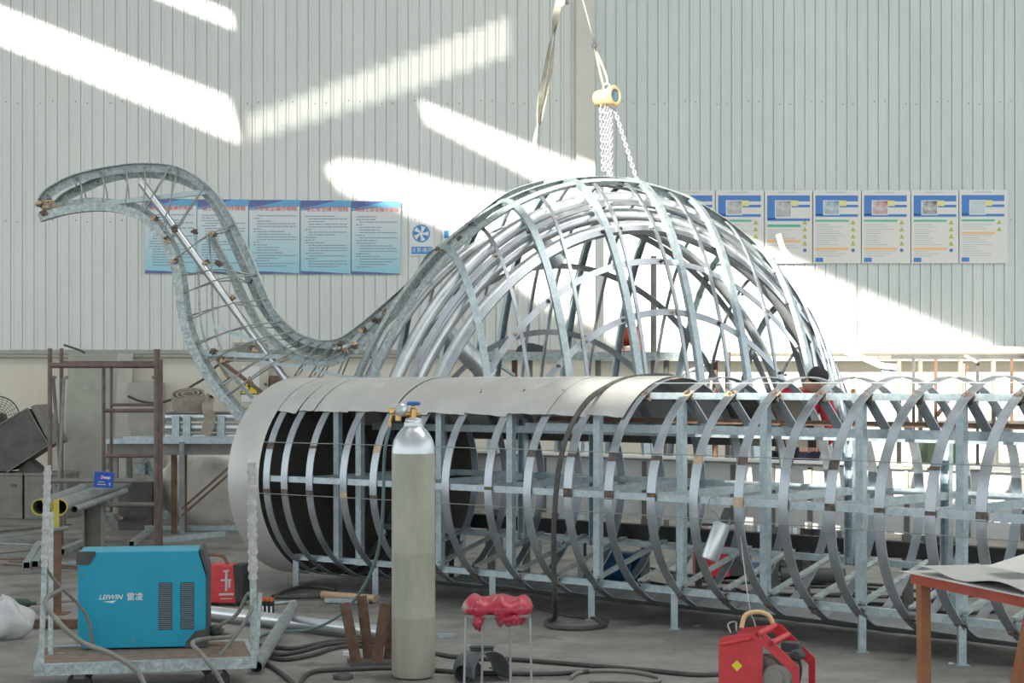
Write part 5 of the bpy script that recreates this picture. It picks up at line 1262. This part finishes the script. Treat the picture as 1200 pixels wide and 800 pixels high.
ed = [('pel', 'sp'), ('sp', 'ch'), ('ch', 'nk'), ('nk', 'hd'), ('hd', 'tp'), ('ch', 'sL'), ('sL', 'eL'), ('eL', 'wL'), ('wL', 'hL'), ('ch', 'sR'), ('sR', 'eR'), ('eR', 'wR'), ('wR', 'hR'), ('pel', 'hpL'), ('hpL', 'kL'), ('kL', 'aL'), ('aL', 'tL'), ('pel', 'hpR'), ('hpR', 'kR'), ('kR', 'aR'), ('aR', 'tR')]
rd = {'pel': (.13, .10), 'sp': (.13, .10), 'ch': (.15, .11), 'nk': .055, 'hd': (.078, .095), 'tp': (.06, .075), 'sL': .065, 'eL': .046, 'wL': .03, 'hL': .03, 'sR': .065, 'eR': .046, 'wR': .03, 'hR': .03, 'kL': .062, 'aL': .04, 'tL': .035, 'kR': .062, 'aR': .04, 'tR': .035, 'hpL': .095, 'hpR': .095}
skinned('body', [B[k] for k in nm_], [(ix[a], ix[b_]) for a, b_ in ed], [rd[k] for k in nm_], 'skin', PE)
J = ['pel', 'sp', 'ch', 'nk0', 'sL', 'eL', 'wL', 'sR', 'eR', 'wR']; B['nk0'] = (.065, -.11, 1.40); jx = {k: i for i, k in enumerate(J)}
skinned('red_jacket', [B[k] for k in J], [(jx[a], jx[b_]) for a, b_ in (('pel', 'sp'), ('sp', 'ch'), ('ch', 'nk0'), ('ch', 'sL'), ('sL', 'eL'), ('eL', 'wL'), ('ch', 'sR'), ('sR', 'eR'), ('eR', 'wR'))], [(.165, .13), (.165, .13), (.18, .135), .085, .085, .065, .048, .085, .065, .048], 'redcloth', PE)
J = ['pel', 'hpL', 'kL', 'aL', 'hpR', 'kR', 'aR']; jx = {k: i for i, k in enumerate(J)}
skinned('trousers', [B[k] for k in J], [(jx[a], jx[b_]) for a, b_ in (('pel', 'hpL'), ('hpL', 'kL'), ('kL', 'aL'), ('pel', 'hpR'), ('hpR', 'kR'), ('kR', 'aR'))], [(.155, .125), .115, .085, .065, .115, .085, .065], 'navy', PE)
skinned('apron', [(-.02, -.13, 1.22), (.03, -.15, 1.0), (.03, -.13, .75)], [(0, 1), (1, 2)], [(.13, .03), (.17, .04), (.18, .04)], 'navy', PE)
for s_, a in ((1, 'L'), (-1, 'R')):
    x, y, z = B['a' + a]; MB().blob((x, y - .07, .05), (.11, .29, .10), .03, 16, 10, 0, 2).build('shoe', M['black'], PE, smooth=60, local=True)
    hx, hy, hz = B['h' + a]
    for k in range(5):
        a0 = Vector((hx + (k - 2) * .017 * s_, hy - .01, hz)); a1 = a0 + Vector((.004 * (k - 2), -.05 if k else -.03, -.012)); a2 = a1 + Vector((0, -.02, -.035))
        MB().tube(crom([a0 + Vector((0, .03, 0)), a0, a1, a2], 3), .009, 7).build('finger', M['skin'], PE, smooth=60, local=True)
mb = MB().blob((.152, -.185, 1.52), (.165, .20, .16), .04, 18, 12, 0, 6); mb.build('hair', M['hair'], PE, smooth=60, local=True)
mb = MB().blob((.165, -.295, 1.45), (.022, .035, .05), .03, 8, 6); mb.build('nose', M['skin'], PE, smooth=60, local=True)
for s_ in (-1, 1):
    MB().blob((.16 + .032 * s_, -.285, 1.475), (.022, .012, .012), .0, 8, 6).build('eye', M['ink'], PE, local=True)
    MB().blob((.145 + .088 * s_, -.17, 1.465), (.02, .04, .06), .03, 8, 6).build('ear', M['skin'], PE, smooth=60, local=True)
MB().blob((.165, -.278, 1.415), (.045, .01, .010), 0, 8, 6).build('mouth', mat('lip', (.35, .12, .1)), PE, local=True)

# ------------------------------------------------------------------ lifting gear hanging from the roof
Yh = 15.0
SL = thing('lifting_sling', 'long twisted webbing sling hanging down from above, left of the chain hoist', 'sling', tuple(at(640, 0, Yh)))
tp_ = at(668, -390, Yh); tp_.z = 9.99
P = [tp_ + (at(655, 0, Yh) - tp_) * 1.0] and crom([tp_, at(663, -60, Yh), at(655, 0, Yh), at(646, 45, Yh), at(637, 95, Yh), at(629, 150, Yh), at(625, 178, Yh)], 10)
nor = [Vector((math.sin(i * .16), -math.cos(i * .16), 0)) for i in range(len(P))]
MB().sweep(P, rect(.055, .008), nor, scale=[1 + .35 * math.sin(i * .3) for i in range(len(P))]).build('webbing', M['strap'], SL, smooth=50)
P2 = [p + Vector((.035 + .015 * math.sin(i * .2), .03, .02)) for i, p in enumerate(P)][:-8]
MB().sweep(P2, rect(.035, .008), nor[::-1][:len(P2)]).build('webbing', M['strap'], SL, smooth=50)
hp_ = at(711, 114, Yh)
CHN = thing('chain_hoist', 'small orange chain hoist with bright hanging chains above the dome', 'chain hoist', tuple(hp_))
top = at(640, -390, Yh); top.z = 9.99
MB().tube([top, at(683, 0, Yh), at(697, 52, Yh)], .008, 6).build('wire_rope', M['wire'], CHN)
MB().blob(at(697, 53, Yh), (.05, .04, .06), .3, 8, 6, 0, 3).build('rope_clamp', M['greysteel'], CHN)
mb = MB().tube(crom([at(697, 55, Yh), at(706, 95, Yh), at(709, 100, Yh)], 4), .012, 6); mb.build('rope_loop', M['strap'], CHN)
MB().tube(crom([at(697, 55, Yh), at(711, 90, Yh), at(710, 100, Yh)], 4), .012, 6).build('rope_loop', M['strap'], CHN)
hk = [at(711, 103, Yh) + Vector((math.cos(a) * .03, 0, math.sin(a) * .04)) for a in np.linspace(R(-200), R(90), 12)]
MB().tube(hk, .009, 8).build('top_hook', M['chrome'], CHN, smooth=40)
axh = Vector((.75, -.65, .05)).normalized()
MB().lathe([(.03, -.11), (.068, -.105), (.075, -.08), (.075, .04), (.07, .05)], hp_, axh, 26).build('housing', M['hoist'], CHN, smooth=40)
MB().lathe([(.045, .045), (.088, .05), (.092, .06), (.092, .09), (.08, .10), (.06, .10), (.055, .085)], hp_, axh, 26).build('hand_wheel_cover', M['hoist'], CHN, smooth=40)
MB().lathe([(.02, .085), (.052, .088), (.05, .095)], hp_, axh, 20).build('name_plate', mat('hoist_plate', (.10, .22, .28), None, .4), CHN, smooth=40)
def chain(p, q, lk=.042, r_=.0055):
    p, q = Vector(p), Vector(q); d = (q - p); n = int(d.length / (lk * .72)); t = d.normalized(); u = t.cross(Vector((0, 1, 0))).normalized(); v = t.cross(u)
    mb = MB()
    for i in range(n):
        c_ = p + d * ((i + .5) / n); s_ = u if i % 2 else v
        ring = [c_ + t * (math.copysign(lk * .28, math.cos(a)) + math.cos(a) * lk * .22) + s_ * math.sin(a) * lk * .3 for a in np.linspace(.01, 2 * math.pi + .01, 11)[:-1]]
        mb.tube(ring, r_, 5, closed=True)
    return mb
for (x0, y0, x1, y1) in ((704, 123, 707, 200), (709, 124, 709, 196), (712, 124, 712, 205), (716, 122, 716, 214), (719, 124, 748, 216)):
    chain(at(x0, y0, Yh), at(x1, y1, Yh + (.1 if x1 < 720 else .0))).build('load_chain', M['chrome'], CHN, smooth=40)
